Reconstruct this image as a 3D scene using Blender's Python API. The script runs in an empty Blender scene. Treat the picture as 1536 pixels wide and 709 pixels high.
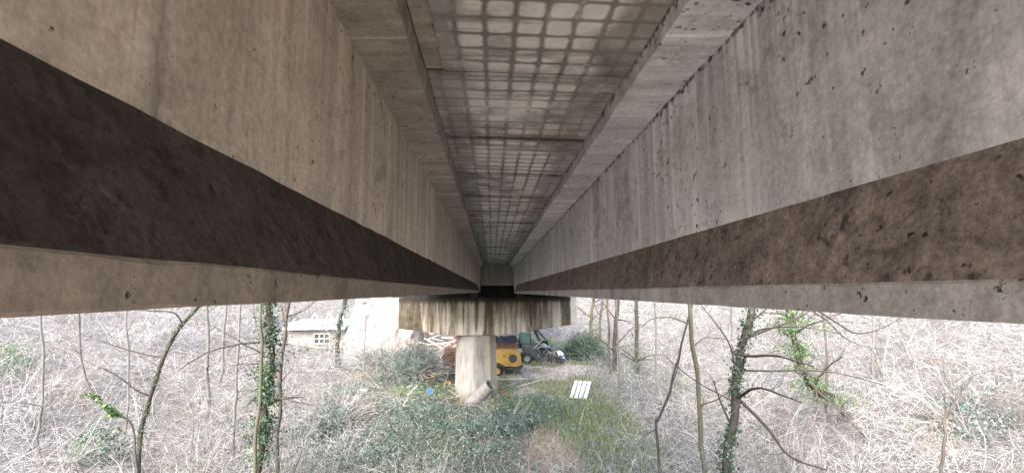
import bpy, bmesh, math, random
import numpy as np
from mathutils import Vector, Matrix, noise as mnoise

rng = np.random.default_rng(11)
random.seed(5)
scene = bpy.context.scene
COL = scene.collection
CZ = 6.0                                   # camera height above the datum (m)

# ------------------------------------------------------------------ camera
FPX, CXP, CYP = 720.0, 768.0, 354.5        # focal length / centre in photograph pixels (1536 wide)
VP = (737.67, 437.43)                      # where the girders run to
a_fw = np.array([(VP[0] - CXP) / FPX, -(VP[1] - CYP) / FPX, 1.0]); a_fw /= np.linalg.norm(a_fw)
a_up = np.array([0, 1.0, 0]) - a_fw[1] * a_fw; a_up /= np.linalg.norm(a_up)
a_rt = np.cross(a_up, a_fw)
cam_d = bpy.data.cameras.new('camera'); cam = bpy.data.objects.new('camera', cam_d); COL.objects.link(cam)
R = Matrix(((a_rt[0], a_rt[1], -a_rt[2]), (a_fw[0], a_fw[1], -a_fw[2]), (a_up[0], a_up[1], -a_up[2])))
cam.matrix_world = Matrix.Translation((0, 0, CZ)) @ R.to_4x4()
cam_d.sensor_fit = 'HORIZONTAL'; cam_d.sensor_width = 36.0; cam_d.lens = FPX / 1536 * 36
cam_d.clip_start = 0.05; cam_d.clip_end = 600
scene.camera = cam

# ------------------------------------------------------------------ light
SUN_EL, SUN_AZ = math.radians(40), math.radians(-150)   # azimuth from +Y towards +X
world = bpy.data.worlds.new('World'); scene.world = world; world.use_nodes = True
wn = world.node_tree.nodes; wl = world.node_tree.links; wn.clear()
sky = wn.new('ShaderNodeTexSky'); sky.sky_type = 'NISHITA'; sky.sun_disc = False
sky.sun_elevation = SUN_EL; sky.sun_rotation = SUN_AZ
sky.air_density = 0.9; sky.dust_density = 4.0; sky.ozone_density = 0.6
bg = wn.new('ShaderNodeBackground'); bg.inputs['Strength'].default_value = 0.15
wo = wn.new('ShaderNodeOutputWorld')
wl.new(sky.outputs['Color'], bg.inputs['Color']); wl.new(bg.outputs['Background'], wo.inputs['Surface'])
sd = bpy.data.lights.new('sun', 'SUN'); sun = bpy.data.objects.new('sun', sd); COL.objects.link(sun)
sd.energy = 1.5; sd.angle = math.radians(120); sd.color = (1.0, 0.985, 0.97)
s_dir = Vector((math.sin(SUN_AZ) * math.cos(SUN_EL), math.cos(SUN_AZ) * math.cos(SUN_EL), math.sin(SUN_EL)))
sun.rotation_euler = s_dir.to_track_quat('Z', 'Y').to_euler(); sun.location = s_dir * 60
vs = scene.view_settings
vs.view_transform = 'Standard'; vs.look = 'None'; vs.gamma = 1.0; vs.use_curve_mapping = False
vs.exposure = 3.05
scene.render.engine = 'CYCLES'
scene.cycles.max_bounces = 8; scene.cycles.diffuse_bounces = 6
scene.cycles.use_denoising = True

# ------------------------------------------------------------------ helpers
def ray(x, y):
    r = np.array([(x - CXP) / FPX, -(y - CYP) / FPX, 1.0])
    return np.array([r @ a_rt, r @ a_fw, r @ a_up])
def at(x, y, Y):
    r = ray(x, y); return np.array([r[0] / r[1] * Y, Y, CZ + r[2] / r[1] * Y])

def sm(t): t = np.clip(t, 0, 1); return t * t * (3 - 2 * t)
def vnoise(x, y, s, seed=0):
    """cheap smooth value noise, vectorised"""
    x = np.asarray(x, float) / s + seed * 17.13; y = np.asarray(y, float) / s + seed * 7.77
    xi, yi = np.floor(x), np.floor(y); fx, fy = sm(x - xi), sm(y - yi)
    def h(a, b): v = np.sin(a * 127.1 + b * 311.7 + seed) * 43758.5453; return v - np.floor(v)
    return (h(xi, yi) * (1 - fx) + h(xi + 1, yi) * fx) * (1 - fy) + (h(xi, yi + 1) * (1 - fx) + h(xi + 1, yi + 1) * fx) * fy
def hgt(x, y):
    x = np.asarray(x, float); y = np.asarray(y, float)
    z = -5.45 - 0.075 * np.clip(26 - y, 0, 12)
    z = z + 0.085 * np.clip(y - 28, 0, 28) + 0.24 * np.clip(y - 54, 0, 200)
    z = z + 0.42 * np.clip(9 - y, 0, 9)
    lft = np.clip(-13 - x, 0, 200); z = z + 0.20 * lft * sm(lft / 8)
    rgt = np.clip(x - 12, 0, 200); z = z + 0.19 * rgt * sm(rgt / 8)
    far = 1 - 0.85 * np.exp(-(((x + 0.5) / 6) ** 2 + ((y - 28) / 6) ** 2))
    z = z + far * (0.9 * (vnoise(x, y, 7.0, 1) - .5) + 0.45 * (vnoise(x, y, 2.6, 2) - .5)) + 0.12 * (vnoise(x, y, .8, 3) - .5)
    z = z - .55 * np.exp(-(((x + .95) / 1.35) ** 2 + ((y - 25.2) / 1.0) ** 2))
    return z + CZ
def gp(x, y, lo=8, hi=120):
    """where the ray through a photograph pixel meets the ground"""
    r = ray(x, y); r = r / r[1]
    Y = np.linspace(lo, hi, 6000); z = CZ + r[2] * Y; g = hgt(r[0] * Y, Y)
    k = int(np.argmax(z <= g)); 
    return np.array([r[0] * Y[k], Y[k], g[k]])

def mesh_np(name, V, F, mat=None, parent=None, smooth=False):
    """V (n,3); F (m,3) or (m,4) array, or list of index lists"""
    me = bpy.data.meshes.new(name)
    V = np.asarray(V, np.float32)
    if parent is not None: V = V - np.array(parent.location, np.float32)
    if isinstance(F, np.ndarray):
        n = F.shape[1]; me.vertices.add(len(V)); me.vertices.foreach_set('co', V.ravel())
        me.loops.add(F.size); me.loops.foreach_set('vertex_index', F.astype(np.int32).ravel())
        me.polygons.add(len(F)); me.polygons.foreach_set('loop_start', np.arange(len(F), dtype=np.int32) * n)
        me.update(calc_edges=True)
    else:
        me.from_pydata(V.tolist(), [], F); me.update()
    if smooth: me.polygons.foreach_set('use_smooth', np.ones(len(me.polygons), bool))
    o = bpy.data.objects.new(name, me); COL.objects.link(o)
    if mat: me.materials.append(mat)
    if parent is not None: o.parent = parent
    return o
def thing(name, label, cat, loc=(0, 0, 0), group=None):
    o = bpy.data.objects.new(name, None); COL.objects.link(o); o.location = loc
    o.empty_display_size = .2
    return tag(o, label, cat, group)
def tag(o, label, cat, group=None):
    o['label'] = label; o['category'] = cat
    if group: o['group'] = group
    return o
def kind(o, k): o['kind'] = k; return o

class MB:
    """collects boxes, tubes, lathes; builds ONE mesh"""
    def __init__(s): s.V = []; s.F = []; s.n = 0
    def add(s, V, F):
        V = np.asarray(V, float); s.V.append(V); s.F += [[i + s.n for i in f] for f in F]; s.n += len(V); return s
    def box(s, c, size, rot=(0, 0, 0), taper=1.0, bev=0.0):
        bm = bmesh.new(); bmesh.ops.create_cube(bm, size=1)
        for v in bm.verts:
            if v.co.z > 0: v.co.x *= taper; v.co.y *= taper
            v.co = Vector((v.co.x * size[0], v.co.y * size[1], v.co.z * size[2]))
        if bev: bmesh.ops.bevel(bm, geom=bm.edges[:] + bm.verts[:], offset=bev, segments=2, affect='EDGES', profile=.6)
        return s._bm(bm, c, rot)
    def _bm(s, bm, c, rot):
        from mathutils import Euler
        M = Matrix.Translation(Vector(c)) @ Euler(rot).to_matrix().to_4x4()
        bm.verts.ensure_lookup_table(); bm.verts.index_update()
        V = [tuple(M @ v.co) for v in bm.verts]; F = [[v.index for v in f.verts] for f in bm.faces]; bm.free()
        return s.add(V, F)
    def cyl(s, c, r, h, rot=(0, 0, 0), seg=20, r2=None):
        bm = bmesh.new(); bmesh.ops.create_cone(bm, cap_ends=True, segments=seg, radius1=r, radius2=r if r2 is None else r2, depth=h)
        return s._bm(bm, c, rot)
    def lathe(s, c, prof, rot=(0, 0, 0), seg=24):
        """prof: closed list of (radius, height) turned about local Z"""
        bm = bmesh.new(); k = len(prof)
        vs_ = [[bm.verts.new((r * math.cos(2 * math.pi * i / seg), r * math.sin(2 * math.pi * i / seg), h)) for r, h in prof] for i in range(seg)]
        for i in range(seg):
            a, b = vs_[i], vs_[(i + 1) % seg]
            for j in range(k): bm.faces.new((a[j], b[j], b[(j + 1) % k], a[(j + 1) % k]))
        return s._bm(bm, c, rot)
    def bar(s, p, q, w, d=None):
        p = Vector(p); q = Vector(q); v = q - p; e = v.to_track_quat('Z', 'Y').to_euler()
        return s.box((p + q) / 2, (w, d or w, v.length), e)
    def rod(s, p, q, r, seg=8):
        p = Vector(p); q = Vector(q); v = q - p; return s.cyl((p + q) / 2, r, v.length, v.to_track_quat('Z', 'Y').to_euler(), seg)
    def build(s, name, mat, parent=None, smooth=False):
        o = mesh_np(name, np.concatenate(s.V), s.F, mat, parent)
        bm = bmesh.new(); bm.from_mesh(o.data); bmesh.ops.recalc_face_normals(bm, faces=bm.faces); bm.to_mesh(o.data); bm.free()
        if smooth:
            o.data.polygons.foreach_set('use_smooth', np.ones(len(o.data.polygons), bool))
            o.data.set_sharp_from_angle(angle=math.radians(40))
        return o

def tubes(P, Rr, sides=3):
    """P (N,K,3), Rr (N,K) -> V,F (quads)"""
    P = np.asarray(P, float); N, K, _ = P.shape
    T = np.gradient(P, axis=1); T /= np.linalg.norm(T, axis=2, keepdims=True) + 1e-9
    ref = np.where(np.abs(T[..., 2:3]) > .85, np.array([1., 0, 0]), np.array([0, 0, 1.]))
    A = np.cross(T, ref); A /= np.linalg.norm(A, axis=2, keepdims=True) + 1e-9; B = np.cross(T, A)
    an = np.arange(sides) * 2 * np.pi / sides
    V = P[:, :, None, :] + Rr[:, :, None, None] * (A[:, :, None, :] * np.cos(an)[None, None, :, None] + B[:, :, None, :] * np.sin(an)[None, None, :, None])
    idx = np.arange(N * K * sides).reshape(N, K, sides); nx = np.roll(idx, -1, axis=2)
    F = np.stack([idx[:, :-1], nx[:, :-1], nx[:, 1:], idx[:, 1:]], -1).reshape(-1, 4)
    return V.reshape(-1, 3), F
def leaves(C, size, up=None, spread=1.0, fold=.25, asp=.42):
    """leaf = two folded triangles; C (N,3) centres, size (N,), up (N,3) preferred normal"""
    N = len(C); C = np.asarray(C, float)
    n = rng.normal(size=(N, 3)) * spread
    if up is not None: n = n + up
    n /= np.linalg.norm(n, axis=1, keepdims=True) + 1e-9
    d = rng.normal(size=(N, 3)); d -= (d * n).sum(1, keepdims=True) * n; d /= np.linalg.norm(d, axis=1, keepdims=True) + 1e-9
    b = np.cross(n, d); s = np.asarray(size)[:, None]
    base = C - d * s * .5; tip = C + d * s * .5 - n * s * .08
    l = C - d * s * .08 + b * s * asp + n * s * fold; r = C - d * s * .08 - b * s * asp + n * s * fold
    V = np.stack([base, l, tip, r], 1).reshape(-1, 3); k = np.arange(N)[:, None] * 4
    F = np.concatenate([k + np.array([[0, 2, 1]]), k + np.array([[0, 3, 2]])], 1).reshape(-1, 3)
    return V, F
def smooth_path(pts, n):
    """Catmull-Rom through pts (k,d) -> (n,d)"""
    p = np.asarray(pts, float); k = len(p); q = np.vstack([2 * p[0] - p[1], p, 2 * p[-1] - p[-2]])
    t = np.linspace(0, k - 1 - 1e-6, n); i = t.astype(int); f = (t - i)[:, None]
    a, b, c, d = q[i], q[i + 1], q[i + 2], q[i + 3]
    return .5 * (2 * b + (c - a) * f + (2 * a - 5 * b + 4 * c - d) * f ** 2 + (3 * b - a - 3 * c + d) * f ** 3)

# ------------------------------------------------------------------ materials
class NT:
    def __init__(s, name):
        s.m = bpy.data.materials.new(name); s.m.use_nodes = True; s.t = s.m.node_tree; s.n = s.t.nodes; s.l = s.t.links
        s.n.clear(); s.out = s.n.new('ShaderNodeOutputMaterial'); s.b = s.n.new('ShaderNodeBsdfPrincipled')
        s.l.new(s.b.outputs[0], s.out.inputs['Surface']); s.b.inputs['Roughness'].default_value = .85
        s.b.inputs['Specular IOR Level'].default_value = .25
        s.g = s.n.new('ShaderNodeNewGeometry')
    def pos(s, scale=(1, 1, 1), loc=(0, 0, 0)):
        m = s.n.new('ShaderNodeMapping'); m.inputs['Scale'].default_value = scale; m.inputs['Location'].default_value = loc
        s.l.new(s.g.outputs['Position'], m.inputs['Vector']); return m.outputs[0]
    def noise(s, vec, scale, detail=4, rough=.6, dist=0):
        n = s.n.new('ShaderNodeTexNoise'); n.inputs['Scale'].default_value = scale; n.inputs['Detail'].default_value = detail
        n.inputs['Roughness'].default_value = rough; n.inputs['Distortion'].default_value = dist
        s.l.new(vec, n.inputs['Vector']); return n.outputs['Fac']
    def vor(s, vec, scale, out='Distance', feat='F1'):
        n = s.n.new('ShaderNodeTexVoronoi'); n.feature = feat; n.inputs['Scale'].default_value = scale; s.l.new(vec, n.inputs['Vector']); return n.outputs[out]
    def ramp(s, fac, stops, interp='LINEAR'):
        r = s.n.new('ShaderNodeValToRGB'); s.l.new(fac, r.inputs[0]); e = r.color_ramp; e.interpolation = interp
        while len(e.elements) < len(stops): e.elements.new(.5)
        for el, (p, c) in zip(e.elements, stops):
            el.position = p; el.color = (c, c, c, 1) if np.isscalar(c) else (*c, 1)
        return r.outputs[0]
    def math(s, op, a, b=None, c=None, clamp=False):
        m = s.n.new('ShaderNodeMath'); m.operation = op; m.use_clamp = clamp
        for i, v in enumerate((a, b, c)):
            if v is None: continue
            if isinstance(v, (int, float)): m.inputs[i].default_value = v
            else: s.l.new(v, m.inputs[i])
        return m.outputs[0]
    def mix(s, fac, a, b, mode='MIX'):
        m = s.n.new('ShaderNodeMix'); m.data_type = 'RGBA'; m.blend_type = mode
        for i, v in ((0, fac), (6, a), (7, b)):
            if isinstance(v, (int, float)) and i == 0: m.inputs[0].default_value = v
            elif isinstance(v, (int, float)): m.inputs[i].default_value = (v, v, v, 1)
            elif isinstance(v, tuple): m.inputs[i].default_value = (*v, 1)
            else: s.l.new(v, m.inputs[i])
        return m.outputs[2]
    def sep(s, vec):
        n = s.n.new('ShaderNodeSeparateXYZ'); s.l.new(vec, n.inputs[0]); return n.outputs
    def bump(s, h, strength=.4, dist=.01, prev=None):
        b = s.n.new('ShaderNodeBump'); b.inputs['Strength'].default_value = strength; b.inputs['Distance'].default_value = dist
        s.l.new(h, b.inputs['Height'])
        if prev is not None: s.l.new(prev, b.inputs['Normal'])
        return b.outputs[0]
    def done(s, col=None, nrm=None):
        if col is not None:
            if isinstance(col, tuple): s.b.inputs['Base Color'].default_value = (*col, 1)
            else: s.l.new(col, s.b.inputs['Base Color'])
        if nrm is not None: s.l.new(nrm, s.b.inputs['Normal'])
        return s.m
def mul(c, k): return tuple(min(1, v * k) for v in c)

def concrete(name, base, streak=.5, mould=.3, pit=.5, stain=(.10, .085, .07), seed=0, sv=(3.2, 3.2, .22), arris=None, pour=None, grain=0.0):
    n = NT(name); o = (seed * 3.1, seed * 5.7, seed * 2.3); p = n.pos((1, 1, 1), o)
    big = n.noise(p, .55, 8, .62)
    col = n.ramp(big, [(.30, mul(base, .62)), (.5, base), (.70, mul(base, 1.28))])
    # rain and form streaks running down the face
    st = n.noise(n.pos(sv, o), 1.6, 6, .65, .3)
    col = n.mix(n.math('MULTIPLY', n.ramp(st, [(.42, 0.0), (.72, 1.0)]), streak), col, mul(base, .48))
    if sv[2] < .3:      # runoff from the top arris
        dr = n.ramp(n.noise(n.pos((11, 11, .10), o), 1.3, 5, .7), [(.46, 0.0), (.60, .85)]); zf = n.ramp(n.math('MULTIPLY_ADD', n.sep(n.pos())[2], .7, -.7 * (CZ + .3)), [(.1, .25), (.8, 1.0)])
        col = n.mix(n.math('MULTIPLY', dr, zf), col, mul(base, .5))
    st2 = n.noise(n.pos(tuple(2.2 * q for q in sv), o), 2.2, 4, .6)
    col = n.mix(n.math('MULTIPLY', n.ramp(st2, [(.54, 0.0), (.72, 1.0)]), streak * .6), col, mul(base, 1.25))
    wide = n.ramp(n.noise(n.pos(tuple(.55 * q for q in sv), (o[0] + 4, o[1] + 2, o[2])), 1.5, 7, .68, .4), [(.40, 0.0), (.60, 1.0)])
    col = n.mix(n.math('MULTIPLY', wide, streak * .85), col, mul(base, .46))
    if pour is not None:
        yy = n.math('ADD', n.sep(n.pos())[1], n.math('MULTIPLY', n.noise(p, 4, 6, .7), .10)); d_ = n.math('ABSOLUTE', n.math('SUBTRACT', yy, pour + .05))
        col = n.mix(n.math('MULTIPLY', n.ramp(d_, [(.0, .8), (.10, 0.0)]), n.ramp(n.noise(p, 3.3, 6, .7), [(.36, .1), (.62, 1.0)])), col, mul(base, .22))
        col = n.mix(n.ramp(d_, [(.002, .3), (.006, 0.0)]), col, mul(base, .15))
    # blotches of mould
    mo = n.noise(p, 1.9, 9, .72, .6)
    col = n.mix(n.math('MULTIPLY', n.ramp(mo, [(.53, 0.0), (.68, 1.0)]), mould), col, stain)
    # fine grain
    fi = n.noise(p, 38, 7, .75); col = n.mix(.5 + .4 * grain, col, n.ramp(fi, [(.33, .25), (.67, .78)]), 'OVERLAY')
    mid = n.noise(p, 7, 8, .72); col = n.mix(.32 + .55 * grain, col, n.ramp(mid, [(.33, .28), (.67, .75)]), 'OVERLAY')
    if grain:       # scuffs and lime specks on the dirt
        sc = n.noise(n.pos((6, 2.2, 2.2), (3, 1, 2)), 4.5, 7, .72, .8); col = n.mix(n.ramp(sc, [(.60, 0.0), (.70, .55)]), col, mul(base, 2.6))
        dk_ = n.noise(n.pos((1, 1, 1), (8, 6, 2)), 13, 6, .7); col = n.mix(n.ramp(dk_, [(.57, 0.0), (.66, .85)]), col, mul(base, .22))
    # chips and pits: irregular, clustered, thickest along the given arris
    cl = n.math('MULTIPLY', n.ramp(n.noise(p, 1.1, 3, .6), [(.40, 0.0), (.68, 1.0)]), .085)
    if arris is not None:
        dz = n.math('ABSOLUTE', n.math('SUBTRACT', n.sep(n.pos())[2], arris))
        cl = n.math('ADD', cl, n.ramp(dz, [(.008, .125), (.05, 0.0)]))
    ch = n.ramp(n.math('ADD', n.noise(p, 19, 6, .66), cl), [(.655, 0.0), (.70, 1.0)])
    ch2 = n.ramp(n.math('ADD', n.noise(n.pos((1, 1, .8), (5, 2, 8)), 7.5, 9, .72), cl), [(.68, 0.0), (.76, 1.0)])
    h = n.math('MAXIMUM', ch, ch2)
    col = n.mix(n.math('MULTIPLY', h, pit), col, (.035, .028, .023))
    b1 = n.bump(n.math('SUBTRACT', fi, n.math('MULTIPLY', h, 1.5)), .45, .006)
    b2 = n.bump(n.noise(p, 5, 8, .65), .45, .025, b1)
    n.b.inputs['Roughness'].default_value = .9
    return n.done(col, b2)

M = {}
M['left_conc'] = concrete('left_concrete', (.76, .67, .55), .7, .4, .9, seed=1, pour=1.10)
M['right_conc'] = concrete('right_concrete', (.74, .75, .78), .7, .5, .9, seed=2, arris=CZ + 1.38)
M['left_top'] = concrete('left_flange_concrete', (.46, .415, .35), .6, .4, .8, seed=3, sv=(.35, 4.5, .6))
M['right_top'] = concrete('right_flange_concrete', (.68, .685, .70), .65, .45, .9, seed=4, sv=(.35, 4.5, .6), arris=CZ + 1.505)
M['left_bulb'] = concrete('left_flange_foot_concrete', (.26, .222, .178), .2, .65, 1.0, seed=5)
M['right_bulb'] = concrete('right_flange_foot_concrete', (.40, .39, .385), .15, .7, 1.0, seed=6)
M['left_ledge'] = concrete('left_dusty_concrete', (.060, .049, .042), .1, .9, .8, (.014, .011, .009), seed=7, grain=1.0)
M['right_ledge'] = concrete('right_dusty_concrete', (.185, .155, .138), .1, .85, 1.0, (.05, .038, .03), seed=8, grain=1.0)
M['plain_conc'] = concrete('grey_concrete', (.36, .34, .31), .35, .3, .5, seed=9)

def slab_mat():
    n = NT('deck_panel_concrete'); p = n.pos()
    nz = n.n.new('ShaderNodeTexNoise'); nz.inputs['Scale'].default_value = 2.6; nz.inputs['Detail'].default_value = 4; n.l.new(p, nz.inputs['Vector'])
    w = n.n.new('ShaderNodeVectorMath'); w.operation = 'MULTIPLY_ADD'; n.l.new(nz.outputs['Color'], w.inputs[0]); w.inputs[1].default_value = (.04, .04, 0); n.l.new(p, w.inputs[2])
    x, y, z = n.sep(w.outputs[0]); S = 1 / .172
    def off_centre(v, off): return n.math('MULTIPLY', n.math('ABSOLUTE', n.math('SUBTRACT', n.math('FRACT', n.math('MULTIPLY_ADD', v, S, off)), .5)), 2.0)
    rr_ = n.math('POWER', n.math('ADD', n.math('POWER', off_centre(x, .1), 5.0), n.math('POWER', off_centre(y, .22), 5.0)), .2)
    soft = n.math('ADD', rr_, n.math('MULTIPLY', n.math('SUBTRACT', n.noise(p, 12, 4, .6), .5), .25))
    cell = n.ramp(soft, [(.72, 1.0), (.93, 0.0)])      # 1 inside a cell, 0 along a bar, corners rounded
    cell = n.math('MAXIMUM', cell, n.ramp(n.noise(n.pos((.8, 1.5, 1), (4, 9, 0)), 1.3, 4, .6), [(.54, 0.0), (.66, .8)]))
    edge = n.math('MULTIPLY', n.ramp(n.math('ADD', n.sep(p)[0], n.math('MULTIPLY', n.noise(p, 2, 4, .6), .5)), [(.0, .0), (.12, 1.0)]), n.ramp(n.math('ADD', n.sep(p)[0], n.math('MULTIPLY', n.noise(n.pos((1, 1, 1), (4, 4, 0)), 2, 4, .6), .5)), [(.88, 1.0), (1.0, .0)]))
    cell = n.math('MULTIPLY', cell, n.math('MULTIPLY_ADD', edge, .75, .25))
    # every cell between the bars has weathered to its own tone
    cid = n.n.new('ShaderNodeCombineXYZ'); n.l.new(n.math('FLOOR', n.math('MULTIPLY_ADD', x, S, .1)), cid.inputs[0]); n.l.new(n.math('FLOOR', n.math('MULTIPLY_ADD', y, S, .22)), cid.inputs[1])
    wn_ = n.n.new('ShaderNodeTexWhiteNoise'); wn_.noise_dimensions = '2D'; n.l.new(cid.outputs[0], wn_.inputs['Vector'])
    tone = n.ramp(n.math('ADD', n.math('MULTIPLY', wn_.outputs['Value'], .45), n.math('MULTIPLY', n.noise(n.pos((1, 1, 1), (2, 6, 0)), 1.0, 4, .6), 1.1)), [(.48, .25), (.68, 1.0)])
    cell = n.math('MULTIPLY', cell, tone)
    row = n.ramp(n.noise(n.pos((.35, 3.3, 1)), 1.5, 3, .6), [(.37, 0.15), (.47, 1.0)])
    patch = n.ramp(n.noise(p, 1.1, 5, .6), [(.34, 0.2), (.46, 1.0)])
    amt = n.math('MULTIPLY', n.math('MULTIPLY', cell, row), patch)
    amt = n.math('MAXIMUM', amt, n.math('MULTIPLY', n.ramp(n.noise(p, 2.3, 6, .65, .5), [(.58, 0.0), (.70, .75)]), row))
    dk = n.ramp(n.noise(p, 2.2, 8, .7), [(.3, (.135, .126, .112)), (.7, (.31, .295, .268))])
    lt = n.ramp(n.noise(p, 3.5, 6, .6), [(.3, (.56, .55, .52)), (.7, (.78, .77, .735))])
    col = n.mix(amt, dk, lt)
    jy = n.math('ABSOLUTE', n.math('SUBTRACT', n.math('FRACT', n.math('MULTIPLY_ADD', n.sep(p)[1], 1 / 1.49, .5 - 3.22 / 1.49)), .5))
    col = n.mix(n.math('MULTIPLY', n.ramp(jy, [(.012, 1.0), (.03, .55), (.10, 0.0)]), n.ramp(n.noise(n.pos((.5, 2, 1)), 5, 6, .7), [(.35, .25), (.6, .9)])), col, (.045, .04, .035))
    fi = n.noise(p, 40, 5, .7); col = n.mix(.5, col, n.ramp(fi, [(.3, .35), (.7, .7)]), 'OVERLAY')
    v = n.vor(p, 13); sp = n.math('LESS_THAN', v, n.math('MULTIPLY', n.ramp(n.noise(p, 1.7, 3), [(.5, 0.0), (.75, 1.0)]), .16))
    col = n.mix(n.math('MULTIPLY', sp, .85), col, (.03, .025, .02))
    return n.done(col, n.bump(fi, .4, .006))
M['slab'] = slab_mat()

def cap_mat():
    n = NT('stained_cap_concrete'); p = n.pos()
    base = n.ramp(n.noise(p, .8, 8, .65), [(.3, (.18, .16, .135)), (.55, (.28, .26, .225)), (.75, (.37, .35, .32))])
    s1 = n.noise(n.pos((1.0, 1.0, .10)), 2.1, 5, .62, .2)
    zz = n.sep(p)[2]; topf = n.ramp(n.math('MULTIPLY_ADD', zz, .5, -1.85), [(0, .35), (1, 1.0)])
    xx = n.sep(p)[0]; wet = n.math('MULTIPLY', n.math('GREATER_THAN', xx, -4.92), n.math('LESS_THAN', xx, 4.22))
    f = n.math('MULTIPLY', n.ramp(s1, [(.44, 0.0), (.56, .95)]), wet)
    alg = n.ramp(n.noise(p, 3.0, 6, .7), [(.35, (.018, .016, .012)), (.65, (.065, .055, .034))])
    col = n.mix(f, base, alg)
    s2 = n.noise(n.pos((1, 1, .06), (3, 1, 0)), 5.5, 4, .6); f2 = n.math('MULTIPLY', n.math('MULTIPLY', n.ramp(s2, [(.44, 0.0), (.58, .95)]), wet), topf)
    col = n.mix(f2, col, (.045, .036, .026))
    s3 = n.noise(n.pos((1, 1, .07), (9, 4, 0)), 4.5, 3, .6); col = n.mix(n.math('MULTIPLY', n.ramp(s3, [(.6, 0.0), (.72, .7)]), wet), col, (.20, .12, .06))
    wx = n.math('ADD', xx, n.math('MULTIPLY', n.noise(n.pos((1, 1, .2)), 2.5, 5, .7), .7))
    ends = n.math('MAXIMUM', n.math('MULTIPLY', n.math('GREATER_THAN', wx, -4.55), n.math('LESS_THAN', wx, -3.35)), n.math('MULTIPLY', n.math('GREATER_THAN', wx, 4.12), n.math('LESS_THAN', wx, 4.6)))
    col = n.mix(n.math('MULTIPLY', ends, .85), col, alg)
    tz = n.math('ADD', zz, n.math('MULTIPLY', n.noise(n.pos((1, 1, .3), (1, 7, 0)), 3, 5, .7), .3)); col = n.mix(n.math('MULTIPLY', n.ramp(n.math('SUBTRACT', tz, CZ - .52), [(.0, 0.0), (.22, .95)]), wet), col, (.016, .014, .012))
    fi = n.noise(p, 18, 5, .7); col = n.mix(.4, col, n.ramp(fi, [(.3, .38), (.7, .68)]), 'OVERLAY')
    return n.done(col, n.bump(fi, .4, .01))
M['cap'] = cap_mat()
def column_mat():
    n = NT('weathered_column_concrete'); p = n.pos()
    col = n.ramp(n.noise(p, 1.1, 8, .62), [(.3, (.15, .142, .132)), (.6, (.215, .207, .195)), (.8, (.27, .262, .25))])
    s = n.noise(n.pos((1, 1, .12), (2, 0, 0)), 4.2, 5, .6); col = n.mix(n.ramp(s, [(.50, 0.0), (.64, .85)]), col, (.12, .112, .10))
    xx = n.sep(p)[0]; och = n.ramp(n.math('ADD', n.math('MULTIPLY', xx, .8), n.math('MULTIPLY', n.noise(p, 2, 5), .8)), [(.05, 0.0), (.6, .75)])
    col = n.mix(och, col, (.36, .29, .17))
    sp_ = n.math('ADD', n.sep(p)[2], n.math('MULTIPLY', n.noise(p, 2.5, 6, .7), 1.1)); col = n.mix(n.ramp(n.math('SUBTRACT', sp_, .75), [(.0, .75), (.7, 0.0)]), col, (.10, .088, .068))
    fi = n.noise(p, 20, 5, .7); col = n.mix(.35, col, n.ramp(fi, [(.3, .38), (.7, .66)]), 'OVERLAY')
    return n.done(col, n.bump(fi, .35, .01))
M['column'] = column_mat()

def simple(name, c1, c2, scale=6, rough=.8, metal=0, bump=.3, third=None):
    n = NT(name); p = n.pos(); f = n.noise(p, scale, 7, .65, .3)
    col = n.ramp(f, [(.32, c1), (.66, c2)])
    if third: col = n.mix(n.ramp(n.noise(p, scale * .6, 6, .7, .5), [(.54, 0.0), (.64, 1.0)]), col, third)
    n.b.inputs['Roughness'].default_value = rough; n.b.inputs['Metallic'].default_value = metal
    return n.done(col, n.bump(n.noise(p, scale * 8, 4, .6), bump, .006))
M['yellow'] = simple('worn_yellow_paint', (.30, .175, .035), (.42, .26, .06), 5, .6, third=(.13, .10, .055))
M['black'] = simple('black_rubber', (.016, .016, .017), (.04, .038, .036), 8, .75)
M['dark'] = simple('dark_dirty_metal', (.02, .022, .022), (.07, .068, .062), 5, .6)
M['rust'] = simple('rusty_steel', (.10, .042, .024), (.19, .095, .06), 7, .9, third=(.08, .04, .03))
M['rust2'] = simple('red_brown_rust', (.11, .05, .035), (.19, .10, .07), 6, .9, third=(.12, .06, .04))
M['grey_metal'] = simple('grey_weathered_steel', (.13, .13, .13), (.24, .24, .235), 6, .6)
M['white'] = simple('chalky_white_paint', (.34, .34, .335), (.50, .50, .49), 4, .7, third=(.24, .235, .22))
M['wood'] = simple('grey_weathered_timber', (.26, .22, .18), (.44, .40, .35), 10, .9)
M['pale_wood'] = simple('pale_weathered_timber', (.42, .38, .33), (.60, .56, .50), 10, .9)
M['blue'] = simple('blue_plastic', (.03, .18, .48), (.05, .26, .62), 12, .4)
M['green_glass'] = simple('dusty_green_glass', (.05, .11, .085), (.10, .17, .135), 6, .25)
M['tarp'] = simple('black_tarpaulin', (.014, .015, .02), (.035, .036, .045), 4, .5)
M['gap_shade'] = simple('shade_black_concrete', (.008, .008, .007), (.022, .02, .018), 3, .9)  # near-black stands in for the shade under the diaphragm
M['bank'] = simple('pale_earth_bank', (.11, .10, .094), (.21, .193, .187), 1.6, .95, bump=.8, third=(.22, .20, .17))
M['stucco'] = simple('grey_render', (.14, .132, .125), (.22, .21, .20), 2, .9)
M['roofing'] = simple('pale_grey_roofing', (.20, .195, .195), (.30, .295, .295), 3, .8)
M['pane'] = simple('dark_window_glass', (.02, .022, .025), (.05, .05, .055), 3, .15)
M['pipe'] = simple('grey_concrete_pipe', (.11, .105, .10), (.19, .182, .175), 5, .85)

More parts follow.
